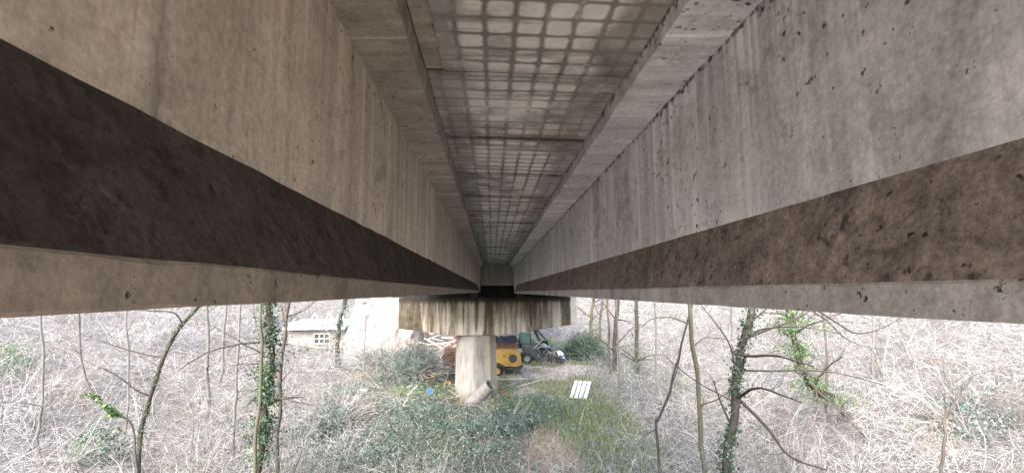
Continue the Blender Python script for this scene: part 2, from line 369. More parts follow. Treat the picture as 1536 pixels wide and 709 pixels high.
def bark(name, c1, c2, moss=None):
    n = NT(name); p = n.pos((1, 1, .25)); f = n.noise(p, 28, 6, .7, .4); col = n.ramp(f, [(.3, c1), (.7, c2)])
    if moss: col = n.mix(n.ramp(n.noise(n.pos(), 3, 6, .7), [(.42, 0.0), (.6, .9)]), col, moss)
    return n.done(col, n.bump(f, .7, .02))
M['bark'] = bark('grey_brown_bark', (.04, .035, .03), (.11, .097, .083))
M['bark_dark'] = bark('dark_brown_bark', (.022, .018, .015), (.065, .056, .047))
M['bark_moss'] = bark('mossy_bark', (.05, .045, .035), (.11, .10, .08), (.06, .068, .032))
M['bark_pale'] = bark('pale_grey_bark', (.07, .065, .058), (.15, .142, .13))
def islands(name, stops, rough=.7, trans=0.0):
    n = NT(name); r = n.g.outputs['Random Per Island']; col = n.ramp(r, stops)
    n.b.inputs['Roughness'].default_value = rough
    if trans:
        t = n.n.new('ShaderNodeBsdfTranslucent'); n.l.new(col, t.inputs['Color']); mx = n.n.new('ShaderNodeMixShader'); mx.inputs[0].default_value = trans
        n.l.new(n.b.outputs[0], mx.inputs[1]); n.l.new(t.outputs[0], mx.inputs[2]); n.l.new(mx.outputs[0], n.out.inputs['Surface'])
    return n.done(col)
M['stems_red'] = islands('purple_brown_bramble_stems', [(0, (.10, .065, .055)), (.5, (.24, .175, .15)), (1, (.42, .35, .31))], .85)
M['twigs'] = islands('bare_twigs', [(0, (.05, .043, .037)), (.6, (.13, .117, .103)), (1, (.24, .225, .205))], .85)
M['ivy'] = islands('ivy_leaves', [(0, (.022, .044, .03)), (.5, (.048, .085, .053)), (.85, (.08, .125, .075)), (1, (.13, .18, .10))], .5, .2)
M['ivy_blue'] = islands('dull_ivy_leaves', [(0, (.06, .09, .076)), (.5, (.105, .152, .126)), (.85, (.15, .20, .168)), (1, (.21, .255, .22))], .5, .2)
M['lush'] = islands('fresh_green_leaves', [(0, (.05, .095, .035)), (.6, (.085, .14, .055)), (1, (.14, .20, .09))], .45, .35)
M['grass'] = islands('grass_blades', [(0, (.07, .13, .04)), (.5, (.13, .20, .07)), (.8, (.25, .25, .13)), (1, (.42, .37, .26))], .7, .25)
M['litter'] = islands('dead_leaves', [(0, (.07, .058, .05)), (.4, (.14, .122, .11)), (.8, (.22, .20, .188)), (1, (.33, .31, .295))], .85, .15)

def stems_mat(name, stops):
    n = NT(name); col = n.ramp(n.g.outputs['Random Per Island'], stops); p = n.pos()
    f = n.ramp(n.noise(n.pos((1, 1, .3)), .33, 5, .6), [(.36, .45), (.5, 1.0), (.66, 1.35)]); col = n.mix(1.0, col, f, 'MULTIPLY')
    br = n.ramp(n.noise(n.pos((1, 1, .3), (7, 3, 0)), .5, 4, .6), [(.5, 0.0), (.64, .7)]); col = n.mix(br, col, n.mix(1.0, col, (1.0, .82, .66), 'MULTIPLY'))
    n.b.inputs['Roughness'].default_value = .85; return n.done(col)
M['stems'] = stems_mat('dry_bramble_stems', [(0, (.05, .048, .047)), (.28, (.125, .122, .12)), (.6, (.24, .238, .235)), (1, (.45, .448, .445))])
def ground_mat():
    n = NT('woodland_floor'); p = n.pos()
    at_ = n.n.new('ShaderNodeAttribute'); at_.attribute_name = 'cover'; c = n.sep(at_.outputs['Vector'])
    lit = n.ramp(n.noise(p, 2.5, 10, .75, .4), [(.3, (.05, .047, .043)), (.5, (.09, .085, .08)), (.7, (.155, .148, .14))])
    ear = n.ramp(n.noise(p, 1.6, 9, .7), [(.3, (.25, .205, .165)), (.7, (.42, .36, .305))])
    grn = n.ramp(n.noise(p, 3.0, 9, .75), [(.3, (.07, .095, .045)), (.7, (.17, .20, .11))])
    red = n.ramp(n.noise(p, 3.0, 9, .75), [(.3, (.20, .155, .132)), (.7, (.34, .28, .245))])
    col = n.mix(c[0], lit, ear); col = n.mix(c[1], col, grn); col = n.mix(c[2], col, red)
    h = n.noise(p, 9, 8, .75); return n.done(col, n.bump(h, .8, .06))
M['ground'] = ground_mat()

# ------------------------------------------------------------------ ground
def gauss(x, y, cx, cy, rx, ry): return np.exp(-(((x - cx) / rx) ** 2 + ((y - cy) / ry) ** 2))
def m_earth_bounce(x, y): return np.clip(1.5 * gauss(x, y, 1.8, 28.5, 3.6, 3.6) + 1.0 * gauss(x, y, 4, 33, 4, 4) + 1.2 * sm((13 - y) / 4) * sm((6 - np.abs(x)) / 2) - .15, 0, 1)  # near band under the deck is added out of view to bounce light upward
def m_green(x, y): return np.clip(1.7 * gauss(x, y, 4.7, 21.5, 1.7, 4.0) + 1.1 * gauss(x, y, .9, 24.0, 2.6, 1.7) + 1.0 * gauss(x, y, -3.6, 27.2, 1.5, 1.4)
                                  + .9 * gauss(x, y, 5.5, 40, 4, 4) + .8 * gauss(x, y, -2.5, 19.5, 2.8, 3.5) - .12, 0, 1)
def m_red(x, y): return np.clip(1.4 * gauss(x, y, 2.1, 19.3, 1.4, 2.6) + 1.2 * gauss(x, y, 4.4, 27.4, 1.7, 1.6) - .1, 0, 1)
gx = np.concatenate([np.linspace(-110, -30, 60), np.linspace(-29.6, 29.6, 180), np.linspace(30, 110, 60)])
gy = np.concatenate([np.linspace(-20, 8, 30), np.linspace(8.3, 48, 130), np.linspace(48.8, 170, 90)])
GX, GY = np.meshgrid(gx, gy); GZ = hgt(GX, GY); nx_, ny_ = len(gx), len(gy)
ii = np.arange(nx_ * ny_).reshape(ny_, nx_)
GF = np.stack([ii[:-1, :-1], ii[:-1, 1:], ii[1:, 1:], ii[1:, :-1]], -1).reshape(-1, 4)
ground = mesh_np('ground', np.stack([GX, GY, GZ], -1).reshape(-1, 3), GF, M['ground'], None, True)
ca = ground.data.attributes.new('cover', 'FLOAT_VECTOR', 'POINT')
ca.data.foreach_set('vector', np.stack([m_earth_bounce(GX, GY), m_green(GX, GY), m_red(GX, GY)], -1).astype(np.float32).ravel())
kind(ground, 'structure')

# pale earth cliff behind the pier, left
def lumpy(name, pts_fn, nu, nv, mat):
    u, v = np.meshgrid(np.linspace(0, 1, nu), np.linspace(0, 1, nv)); V = pts_fn(u, v)
    i = np.arange(nu * nv).reshape(nv, nu); F = np.stack([i[:-1, :-1], i[:-1, 1:], i[1:, 1:], i[1:, :-1]], -1).reshape(-1, 4)
    return mesh_np(name, V.reshape(-1, 3), F, mat, None, True)
def bank_pts(u, v):
    x = -12.3 + 7.3 * u; side = sm(np.minimum(u, 1 - u) / .16)
    n1 = vnoise(u * 10, v * 6, 1.3, 5) - .5; n2 = vnoise(u * 10, v * 6, .45, 6) - .5
    y = 37.6 + 3.2 * v ** 1.3 + 1.5 * np.abs(u - .6) + n1 * 1.3 + n2 * .5
    z = hgt(x, 37.6 + 0 * y) - .25 + (4.6 + 1.1 * n1 + .6 * vnoise(u * 10, 0 * v, 1.0, 8)) * sm(v) * (.35 + .65 * side) + .35 * n2
    return np.stack([x, y, z], -1)
kind(lumpy('hill_bank', bank_pts, 120, 60, M['bank']), 'structure')

# ------------------------------------------------------------------ bridge
END = 26.4
bridge = thing('concrete_bridge', 'grey concrete girder bridge seen from below between two long beams', 'bridge', (0, END / 2, CZ))
st_y = np.concatenate([np.arange(-2.5, .4, .5), np.arange(.5, 9, .09), np.arange(9, END, .3), [END]])
def wob(y, seed, a=.003): return a * (2 * vnoise(y, y * 0 + seed, .16, seed) - 1) + a * .8 * (2 * vnoise(y, y * 0 + seed * 3, .9, seed + 1) - 1)
def loft(name, prof, ys, mat, parent, jit=.003, fn=None, seed=1, mats=None):
    """prof: closed list of (X, Z) rel. camera height; swept along Y with slight unevenness of each arris"""
    k = len(prof); pr = np.array(prof, float); V = np.zeros((len(ys), k, 3)); V[:, :, 1] = ys[:, None]
    for j in range(k):
        V[:, j, 0] = pr[j, 0] + wob(ys, seed * 31 + j, jit); V[:, j, 2] = CZ + pr[j, 1] + wob(ys, seed * 57 + j + 9, jit)
    if fn: fn(V, ys)
    idx = np.arange(len(ys) * k).reshape(len(ys), k); nx = np.roll(idx, -1, axis=1)
    F = np.stack([idx[:-1], idx[1:], nx[1:], nx[:-1]], -1).reshape(-1, 4).tolist()
    mi = [j for _ in range(len(ys) - 1) for j in range(k)]
    F += [idx[0].tolist(), idx[-1][::-1].tolist()]; mi += [0, 0]
    o = mesh_np(name, V.reshape(-1, 3), F, mat, parent)
    if mats:
        for m in mats[1:]: o.data.materials.append(m[0])
        sl = np.zeros(len(F), np.int32)
        for q, m in enumerate(mats[1:]):
            for f, j in enumerate(mi):
                if j in m[1]: sl[f] = q + 1
        o.data.polygons.foreach_set('material_index', sl)
    bm = bmesh.new(); bm.from_mesh(o.data); bmesh.ops.recalc_face_normals(bm, faces=bm.faces); bm.to_mesh(o.data); bm.free()
    return o
def girder(xc, hb, hw, hf, zC, zB, zA, zH, zF, zT, side, seed, lab):
    """half widths of foot, web and top flange; heights of foot bottom/top, web bottom/top, flange"""
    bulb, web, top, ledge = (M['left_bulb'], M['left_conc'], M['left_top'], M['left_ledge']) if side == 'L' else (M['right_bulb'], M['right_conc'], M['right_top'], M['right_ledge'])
    g = loft('girder', [(xc - hw, zA - .01), (xc + hw, zA - .01), (xc + hw, zH + .01), (xc - hw, zH + .01)], st_y, web, bridge, .0015, seed=seed)
    g['label'] = lab
    c = .004
    prof = [(xc - hb + c, zC), (xc + hb - c, zC), (xc + hb, zC + c), (xc + hb, zB - c * .6), (xc + hb - c, zB + c), (xc + hw - .004, zA), (xc - hw + .004, zA), (xc - hb + c, zB + c), (xc - hb, zB - c * .6), (xc - hb, zC + c)]
    def nick(V, ys_):
        for i_ in range(len(ys_)):
            if ys_[i_] < 9 and random.random() < .2:
                q_ = random.uniform(.003, .006) + .012 * random.random() ** 4
                for a_, b_, sg in ((1, 2, -1), (0, 9, 1)):
                    if random.random() < .5: V[i_, b_, 2] += q_; V[i_, a_, 0] += sg * q_
                for a_, b_, sg in ((3, 4, -1), (8, 7, 1)):
                    if random.random() < .4: V[i_, a_, 2] -= q_; V[i_, b_, 0] += sg * q_ * .6
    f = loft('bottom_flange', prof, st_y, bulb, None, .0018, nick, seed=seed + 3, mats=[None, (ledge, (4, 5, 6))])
    # top flange: its soffit was cast on short boards, each a little off the next
    bs = [-2.5]
    while bs[-1] < END - .3: bs.append(bs[-1] + random.uniform(.22, .5))
    bs[-1] = END; ys = []; off = []
    for a, b in zip(bs[:-1], bs[1:]): d = random.gauss(0, .004); e = random.gauss(0, .004); ys += [a + .004, (a + b) / 2, b - .004]; off += [(d, e)] * 3
    ys = np.array(ys); off = np.array(off)
    def step(V, y): V[:, 0:2, 2] += off[:, :1]; V[:, 4:6, 2] += off[:, :1]; V[:, 1, 0] += off[:, 1]; V[:, 4, 0] -= off[:, 1]
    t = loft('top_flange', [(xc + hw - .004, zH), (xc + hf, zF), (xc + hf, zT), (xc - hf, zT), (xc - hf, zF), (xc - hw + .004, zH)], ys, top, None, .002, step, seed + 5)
    # end block: the web thickens to the width of the foot over the bearing
    V = []; 
    for y, wb, wt in ((25.0, hw - .01, hw - .01), (25.65, hb - .004, min(hf, hw + .2) - .004), (END - .01, hb - .004, min(hf, hw + .2) - .004)):
        zb = zA - .02 if y < 25.5 else zB + .005
        V += [(xc - wb, y, CZ + zb), (xc + wb, y, CZ + zb), (xc + wt, y, CZ + zF + .02), (xc - wt, y, CZ + zF + .02)]
    e = mesh_np('end_block', V, [[0, 1, 5, 4], [1, 2, 6, 5], [2, 3, 7, 6], [3, 0, 4, 7], [4, 5, 9, 8], [5, 6, 10, 9], [6, 7, 11, 10], [7, 4, 8, 11], [8, 9, 10, 11], [3, 2, 1, 0]], web)
    for q in (f, t, e): 
        q.parent = g; q.data.transform(Matrix.Translation(-bridge.location))
    return g
girder(-.953, .33, .173, .488, -.0285, .0597, .4106, 1.379, 1.386, 1.62, 'L', 1, 'brown stained girder left of the open bay')
girder(1.544, .33, .234, .593, -.0816, .0205, .381, 1.396, 1.391, 1.60, 'R', 2, 'pale grey girder right of the open bay')
girder(-3.45, .33, .20, .54, 0.0, .09, .43, 1.41, 1.42, 1.66, 'L', 3, 'outer girder on the left')
girder(3.95, .33, .20, .54, -.12, -.02, .34, 1.36, 1.37, 1.57, 'R', 4, 'outer girder on the right')

m = MB(); m.box((-.2, 25, CZ + 1.78), (9.4, 60, .24), (0, math.atan(-.012), 0)); deck = m.build('deck_slab', M['plain_conc'], bridge)
y0 = 3.22 - 1.49 * 4
for k in range(30):
    a = y0 + 1.49 * k; b = a + 1.49
    if b > END - .1: b = END - .25
    if b - a < .3: break
    first = (abs(b - 3.22) < .01) or b < 3.2
    zl, zr = 1.55 + random.gauss(0, .008), 1.52 + random.gauss(0, .008)
    if first: zl -= .022; zr -= .012
    xl, xr = -.458 + (.125 if first else 0), .944
    g2 = .016; xs = np.linspace(xl, xr, 9); ys = np.linspace(a + g2, b - g2, 9)
    V = []; 
    for t in (0, 1):
        for y in ys:
            for x in xs:
                f = (x + .458) / 1.402; ed = .003 * (2 * vnoise(x, y, .12, 4) - 1)
                V.append((x + (ed if x in (xs[0], xs[-1]) else 0), y + (ed * 1.5 if y in (ys[0], ys[-1]) else 0), CZ + zl + (zr - zl) * f + .07 * t + (0 if t else .003 * (vnoise(x, y, .5, 9) - .5))))
    n9 = 81; F = []
    for j in range(8):
        for i in range(8):
            q = j * 9 + i; F.append([q, q + 9, q + 10, q + 1])
    ring = [i for i in range(9)] + [9 * j + 8 for j in range(1, 9)] + [72 + i for i in range(7, -1, -1)] + [9 * j for j in range(7, 0, -1)]
    for i in range(len(ring)): p, q = ring[i], ring[(i + 1) % len(ring)]; F.append([p, q, q + n9, p + n9])
    o = mesh_np('deck_panel', V, F, M['slab']); o.parent = deck; o.data.transform(Matrix.Translation(-bridge.location))
    if first:
        m = MB(); m.box((-.398, (a + b) / 2, CZ + 1.575), (.118, b - a - .01, .05)); s = m.build('filler_strip', M['left_top']); s.parent = deck; s.data.transform(Matrix.Translation(-bridge.location))
m = MB(); m.box((.30, 26.15, CZ + .345 + .62), (1.72, .22, 1.25)); m.build('diaphragm', M['plain_conc'], bridge)
m = MB(); m.box((-.6, 27.3, CZ + .66), (10.0, .25, 1.95)); m.build('end_wall', M['gap_shade'], bridge)  # lowered to close the bearing gap; the gap's shade is painted into its colour
# bent bar sticking out of the slab near the right flange
hk = smooth_path([at(800, 299, 8.6), at(812, 296, 8.6), at(819, 297, 8.65), at(823, 301, 8.7)], 14)
hk[:, 2] = np.minimum(hk[:, 2], CZ + 1.50)
V, F = tubes(hk[None], np.full((1, 14), .008), 6); mesh_np('rebar_hook', V, F, M['rust'], bridge, True)

# pier
PX = -.85
pier = thing('bridge_pier', 'stained concrete hammerhead pier on an octagonal column holding up the beams', 'pier', (PX, 26.7, float(hgt(PX, 26.7))))
zt = CZ - .30; xe0, xe1 = -6.15, 4.55; c0, c1 = -2.1, .45
pf = [(xe0, zt), (xe0, zt - 1.42), (c0, zt - 1.98), (c1, zt - 1.98), (xe1, zt - 1.42), (xe1, zt)]
def prism_xz(pf, ya, yb, nseg=1):
    V = [(x, ya, z) for x, z in pf] + [(x, yb, z) for x, z in pf]; k = len(pf)
    return V, [list(range(k))[::-1], list(range(k, 2 * k))] + [[i, (i + 1) % k, (i + 1) % k + k, i + k] for i in range(k)]
bm = bmesh.new(); V, F = prism_xz(pf, 25.85, 27.75)
vs_ = [bm.verts.new(v) for v in V]; [bm.faces.new([vs_[i] for i in f]) for f in F]
bmesh.ops.recalc_face_normals(bm, faces=bm.faces); bmesh.ops.bevel(bm, geom=bm.edges[:], offset=.025, segments=2, affect='EDGES')
m = MB(); m._bm(bm, (0, 0, 0), (0, 0, 0)); m.build('pier_cap', M['cap'], pier)
V = []; n8 = 8; zs = np.linspace(-1.5, zt - 1.97, 9)
ringp = []
for i in range(8):
    a = -math.pi / 2 + i * math.pi / 4; b = a + math.pi / 4
    for f in (.06, .35, .65, .94): ringp.append((math.cos(a) * (1 - f) + math.cos(b) * f, math.sin(a) * (1 - f) + math.sin(b) * f))
for z in zs:
    r = 1.07 + .19 * (zt - 1.97 - z) / 5.5
    for cx_, cy_ in ringp: V.append((PX + r * cx_, 26.85 + r * .88 * cy_, z))
kq = len(ringp); F = []
for j in range(len(zs) - 1):
    for i in range(kq): F.append([j * kq + i, j * kq + (i + 1) % kq, (j + 1) * kq + (i + 1) % kq, (j + 1) * kq + i])
o = mesh_np('column', V, F, M['column'], pier, True); o.data.set_sharp_from_angle(angle=math.radians(20))
for x in (-.953, 1.544, -3.45, 3.95):
    m = MB(); m.box((x, 26.15, CZ - .18), (.4, .35, .236)); m.build('bearing', M['black'], pier)

# ------------------------------------------------------------------ scrap around the pier
def rel(base, pts): return [tuple(np.array(base) + np.array(p)) for p in pts]
# yellow towed compressor
b = gp(757, 566); b = b + np.array([.32, 0, 0]); comp = thing('air_compressor', 'worn yellow towed air compressor with round dark vent, parked behind the column', 'compressor', b)
cx_, cy_, cz_ = b + np.array([0, .5, 0])
m = MB(); m.box((cx_ - .15, cy_ + .55, cz_ + 1.06), (1.75, 1.25, 1.0), (0, 0, -.28), .88, .16); m.build('hood', M['yellow'], comp, True)
R_ = Matrix.Rotation(-.28, 3, 'Z')
def cl(p): return tuple(Vector((cx_ - .15, cy_ + .55, cz_)) + R_ @ Vector(p))
m = MB(); m.lathe(cl((.56, -.63, 1.08)), [(.27, -.03), (.36, -.03), (.36, .03), (.27, .03)], (math.pi / 2 - .06, 0, -.28), 28); m.build('vent_ring', M['yellow'], comp, True)
m = MB(); m.cyl(cl((.56, -.60, 1.08)), .27, .06, (math.pi / 2, 0, -.28), 24); v = m.build('vent', M['dark'], comp)
for q in range(6):
    m = MB(); m.box(cl((.56, -.64, .88 + q * .08)), (.42 - abs(q - 2.5) * .05, .012, .02), (0, 0, -.28)); m.build('vent_bar', M['black'], v)
m = MB(); m.box(cl((0, 0, .46)), (1.9, 1.1, .14), (0, 0, -.28), 1, .02); m.build('chassis', M['dark'], comp)
m = MB(); m.bar(cl((-.9, 0, .36)), cl((-2.0, -.1, .30)), .1); m.build('drawbar', M['dark'], comp)
for s in (-1, 1):
    wc = cl((-.40, s * .72, .33))
    rim = (math.pi / 2, 0, -.28)
    m = MB(); m.lathe(wc, [(.19, -.10), (.28, -.11), (.33, -.07), (.34, 0), (.33, .07), (.28, .11), (.19, .10)], rim, 28); w = m.build('wheel', M['black'], comp, True); 
    m = MB(); m.lathe(wc, [(.03, -.05), (.1, -.03), (.14, -.105), (.17, -.105), (.17, .105), (.14, .105), (.1, .05), (.03, .06)], rim, 24); m.build('rim', M['yellow'], w, True) if False else None
    o = m.build('rim', M['yellow']); o.parent = w; o.data.transform(Matrix.Translation(-comp.location))
    # mudguard arc
    pts = []
    for t in np.linspace(.1, math.pi - .1, 12): pts.append((.46 * math.cos(t), .46 * math.sin(t)))
    m = MB()
    for (x0, z0), (x1, z1) in zip(pts[:-1], pts[1:]):
        m.box(cl((-.42 + (x0 + x1) / 2, s * .74, .33 + (z0 + z1) / 2)), (math.hypot(x1 - x0, z1 - z0) + .03, .28, .03), (0, -math.atan2(z1 - z0, x1 - x0), -.28))
    m.build('mudguard', M['dark'], comp)
# rusty bin with tarpaulin behind the compressor
b = gp(752, 548); bx_ = thing('rusty_container', 'rusty brown steel bin covered with black tarpaulin behind yellow compressor', 'container', b)
x, y, z = b + np.array([0, 1.0, 0])
m = MB(); m.box((x, y, z + .95), (2.0, 1.3, 1.3), (0, 0, .1), 1, .03); bn = m.build('bin', M['rust'], bx_)
for q in (-.75, -.25, .25, .75):
    m = MB(); m.box((x + q, y - .67 + q * .1, z + .95), (.07, .05, 1.2), (0, 0, .1)); m.build('rib', M['rust2'], bx_)
u, v = np.meshgrid(np.linspace(-1.15, 1.2, 26), np.linspace(-.85, .8, 18))
zt_ = z + 1.68 + .32 * (vnoise(u * 3, v * 3, 1.0, 31) - .3) + .18 * (vnoise(u * 3, v * 3, .35, 32) - .5) - 1.2 * np.clip(np.abs(v) - .66, 0, 1) - 1.0 * np.clip(np.abs(u) - 1.02, 0, 1)
i = np.arange(26 * 18).reshape(18, 26)
mesh_np('tarpaulin', np.stack([x + u, y + v + u * .1, zt_], -1).reshape(-1, 3), np.stack([i[:-1, :-1], i[:-1, 1:], i[1:, 1:], i[1:, :-1]], -1).reshape(-1, 4), M['tarp'], bx_, True)

# wrecked tractor cab
b = gp(803, 546); cab = thing('wrecked_tractor', 'dark wrecked tractor with crumpled cab and green side window right of the compressor', 'tractor', b)
x, y, z = b + np.array([-.2, 1.0, 0])
m = MB(); m.box((x - .1, y, z + .95), (1.5, 1.4, .7), (.0, .06, .1), .9, .08); m.build('body', M['dark'], cab, True)
m = MB(); m.box((x + 1.25, y - .1, z + .75), (1.3, .8, .45), (0, .05, .1), .85, .1); m.build('bonnet', M['dark'], cab, True)
posts = [(-.85, -.6, -.7, -.5), (-.05, -.62, -.15, -.5), (-.8, .6, -.7, .5), (.75, -.6, .25, -.45), (.75, .6, .2, .5)]
for p in posts:
    m = MB(); m.bar((x + p[0], y + p[1], z + 1.2), (x + p[2], y + p[3], z + 2.25), .09); m.build('cab_post', M['dark'], cab)
m = MB(); m.box((x - .45, y - .585, z + 1.72), (.62, .03, .72), (.1, 0, 0)); m.build('window', M['green_glass'], cab)
m = MB(); m.box((x - .2, y, z + 2.3), (1.3, 1.2, .1), (.05, .12, .05), .95, .03); m.build('roof', M['dark'], cab)
m = MB(); m.box((x + .62, y - .2, z + 2.0), (1.0, 1.1, .08), (.1, .85, .15), 1, .02); m.build('bent_panel', M['tarp'], cab)
m = MB(); m.bar((x + .1, y - .75, z + 1.0), (x + .9, y - .6, z + 1.75), .07); m.build('strut', M['grey_metal'], cab)
m = MB(); m.bar((x + .2, y - .75, z + 1.65), (x + 1.1, y - .7, z + .9), .06); m.build('strut', M['grey_metal'], cab)
for wx, wy, r in ((-.35, -.8, .36), (-.35, .8, .36), (1.55, -.5, .28)):
    m = MB(); m.lathe((x + wx, y + wy, z + r), [(r * .55, -.12), (r * .9, -.13), (r, -.06), (r, .06), (r * .9, .13), (r * .55, .12)], (math.pi / 2, 0, .1), 26); w = m.build('wheel', M['black'], cab, True)
    m = MB(); m.lathe((x + wx, y + wy, z + r), [(.02, -.09), (r * .5, -.11), (r * .56, -.11), (r * .56, .11), (.02, .06)], (math.pi / 2, 0, .1), 22); o = m.build('hub', M['grey_metal']); o.parent = w; o.data.transform(Matrix.Translation(-cab.location))
# broken trailer with mudguards
b = gp(836, 549); tr = thing('broken_trailer', 'broken low trailer frame with bare mudguards beside the wrecked tractor', 'trailer', b)
x, y, z = b + np.array([0, .6, 0])
for s in (-.35, .35):
    m = MB(); m.bar((x - 1.5, y + s, z + .62), (x + .5, y + s - .15, z + .42), .09); m.build('frame_rail', M['dark'], tr)
for q in (-1.2, -.4, .3):
    m = MB(); m.bar((x + q, y - .5, z + .53 - q * .08), (x + q, y + .5, z + .53 - q * .08), .07); m.build('cross_bar', M['grey_metal'], tr)
for q, rr in ((-.25, .36), (.38, .36)):
    m = MB(); pts = [(rr * math.cos(t), rr * math.sin(t)) for t in np.linspace(.25, math.pi - .1, 11)]
    for (x0, z0), (x1, z1) in zip(pts[:-1], pts[1:]):
        m.box((x + q + (x0 + x1) / 2, y - .55, z + .3 + (z0 + z1) / 2), (math.hypot(x1 - x0, z1 - z0) + .03, .34, .035), (0, -math.atan2(z1 - z0, x1 - x0), 0))
    m.build('mudguard', M['dark'], tr)
for q in range(6):
    m = MB(); xa = x + random.uniform(-1.4, .5); m.rod((xa, y + random.uniform(-.6, .3), z + .1), (xa + random.uniform(-.6, .6), y + random.uniform(-.5, .3), z + random.uniform(.5, 1.1)), random.uniform(.02, .035)); m.build('bent_rod', M[random.choice(['dark', 'grey_metal', 'rust'])], tr)
# curved pale sheet on the trailer and a white one leaning behind
def sheet(name, lab, cat, c, w, l, curve, rot, mat, ribs=0):
    u, v = np.meshgrid(np.linspace(-.5, .5, 30), np.linspace(-.5, .5, 8)); zz = curve * (1 - (2 * u) ** 2) + (.02 * np.sign(np.sin(u * 40)) if ribs else 0)
    from mathutils import Euler
    P = np.stack([u * w, v * l, zz + .03 * (vnoise(u * 5, v * 5, 1, 3) - .5)], -1).reshape(-1, 3) @ np.array(Euler(rot).to_matrix()).T
    V = np.concatenate([P, P + np.array([0, 0, -.012])]) + c; i = np.arange(240).reshape(8, 30)
    F = np.stack([i[:-1, :-1], i[:-1, 1:], i[1:, 1:], i[1:, :-1]], -1).reshape(-1, 4).tolist(); F += [[a + 240 for a in f[::-1]] for f in F]
    ring = list(i[0]) + list(i[1:, -1]) + list(i[-1, -2::-1]) + list(i[-2:0:-1, 0])
    F += [[int(ring[k]), int(ring[(k + 1) % len(ring)]), int(ring[(k + 1) % len(ring)]) + 240, int(ring[k]) + 240] for k in range(len(ring))]
    return tag(mesh_np(name, V, [[int(a) for a in f] for f in F], mat, None, True), lab, cat)
g = gp(818, 548); sheet('metal_sheet', 'curved pale grey metal sheet lying on the broken trailer', 'metal sheet', g + np.array([0, 1.2, 1.0]), 1.1, .8, .25, (.2, .1, .2), M['grey_metal'])
g = gp(845, 547); sheet('white_sheet', 'small white sheet standing at the far end of the broken trailer', 'sheet', g + np.array([0, 1.0, .5]), .6, .6, .08, (.8, .35, .5), M['white'])

# white slatted panel lying on the bramble, right of the pier
g = gp(868, 598) + np.array([0, 0, .12]); sp = thing('slatted_panel', 'white panel of four slats lying tilted in the grass right of the pier', 'panel', g)
from mathutils import Euler
E_ = Euler((.62, 0, -.47)).to_matrix()
def spl(p): return tuple(Vector(g) + E_ @ Vector(p))
for q in range(4):
    m = MB(); m.box(spl((-.36 + q * .24, .45, .02)), (.185, 1.2, .035), (.62, 0, -.47), 1, .006); m.build('slat', M['white'], sp)
for q in (0, .9):
    m = MB(); m.box(spl((0, q, -.035)), (.92, .09, .05), (.62, 0, -.47)); m.build('batten', M['dark'], sp)

# short concrete pipe against the foot of the column
p0, p1 = Vector(at(736, 577, 24.55)), Vector(at(705, 608, 25.15)); ax = (p1 - p0); e = ax.to_track_quat('Z', 'Y').to_euler(); L_ = ax.length
m = MB(); m.lathe(tuple((p0 + p1) / 2), [(.25, -L_ / 2), (.32, -L_ / 2), (.32, L_ / 2 - .16), (.34, L_ / 2 - .16), (.34, L_ / 2), (.25, L_ / 2)], e, 32)
tag(m.build('concrete_pipe', M['pipe'], None, True), 'grey concrete pipe leaning diagonally against the foot of the column', 'pipe')

# rusty machine and bins left of the column
b = gp(672, 560); hp = thing('rusty_hopper', 'rusty open steel hopper with bent legs just left of the column', 'hopper', b)
x, y, z = b + np.array([0, .5, 0])
def openbox(c, sx, sy, h, t=.03, flare=1.25):
    V = []; 
    for s, zz in ((1, 0), (flare, h)):
        V += [(c[0] + a * sx * s / 2, c[1] + bb * sy * s / 2, c[2] + zz) for a, bb in ((-1, -1), (1, -1), (1, 1), (-1, 1))]
    for s, zz in ((flare, h), (1, t)):
        V += [(c[0] + a * (sx * s / 2 - t), c[1] + bb * (sy * s / 2 - t), c[2] + zz) for a, bb in ((-1, -1), (1, -1), (1, 1), (-1, 1))]
    F = [[3, 2, 1, 0], [12, 13, 14, 15]]
    for k in (0, 4, 8):
        F += [[k + i, k + (i + 1) % 4, k + 4 + (i + 1) % 4, k + 4 + i] for i in range(4)]
    return V, F
V, F = openbox((x, y, z + .45), .62, .7, .62); mesh_np('bowl', V, F, M['rust2'], hp)
for q in ((-.25, -.3), (.25, -.3), (-.25, .3), (.25, .3)):
    m = MB(); m.bar((x + q[0], y + q[1], z + .5), (x + q[0] * 1.3, y + q[1] * 1.2, z - .1), .07); m.build('leg', M['rust'], hp)
m = MB(); m.box((x, y, z + 1.32), (.75, .6, .42), (.1, .12, .2), .8, .06); m.build('housing', M['rust2'], hp)
m = MB(); m.rod((x - .2, y, z + 1.0), (x - .2, y, z + 1.3), .06); m.build('post', M['rust'], hp)
b = gp(637, 579); x, y, z = b
rb = thing('rusty_bucket', 'crumpled rusty steel box lying on its side in the grass left of pier', 'box', b)
V, F = openbox((0, 0, 0), .5, .45, .5); V = np.array(V) @ np.array(Euler((1.1, .3, .5)).to_matrix()).T + b + np.array([0, .3, .28]); mesh_np('shell', V, F, M['rust'], rb)
m = MB(); m.box((x + .38, y + .2, z + .2), (.4, .3, .28), (.4, .3, .8), .8, .05); m.build('flap', M['rust2'], rb)
def tyre(x_, y_, lab, rot, r=.33, mat='black'):
    b = gp(x_, y_); m = MB(); m.lathe(tuple(b + np.array([0, .1, r * .75])), [(r * .55, -.09), (r * .9, -.11), (r, -.06), (r, .06), (r * .9, .11), (r * .55, .09)], rot, 26)
    tag(m.build('old_tyre', M[mat], None, True), lab, 'tyre')
tyre(681, 574, 'black old tyre leaning on the left foot of the column', (1.2, .2, .3))
tyre(667, 570, 'grey dusty tyre lying left of the black tyre by the column', (.9, .1, -.4), .27, 'grey_metal')
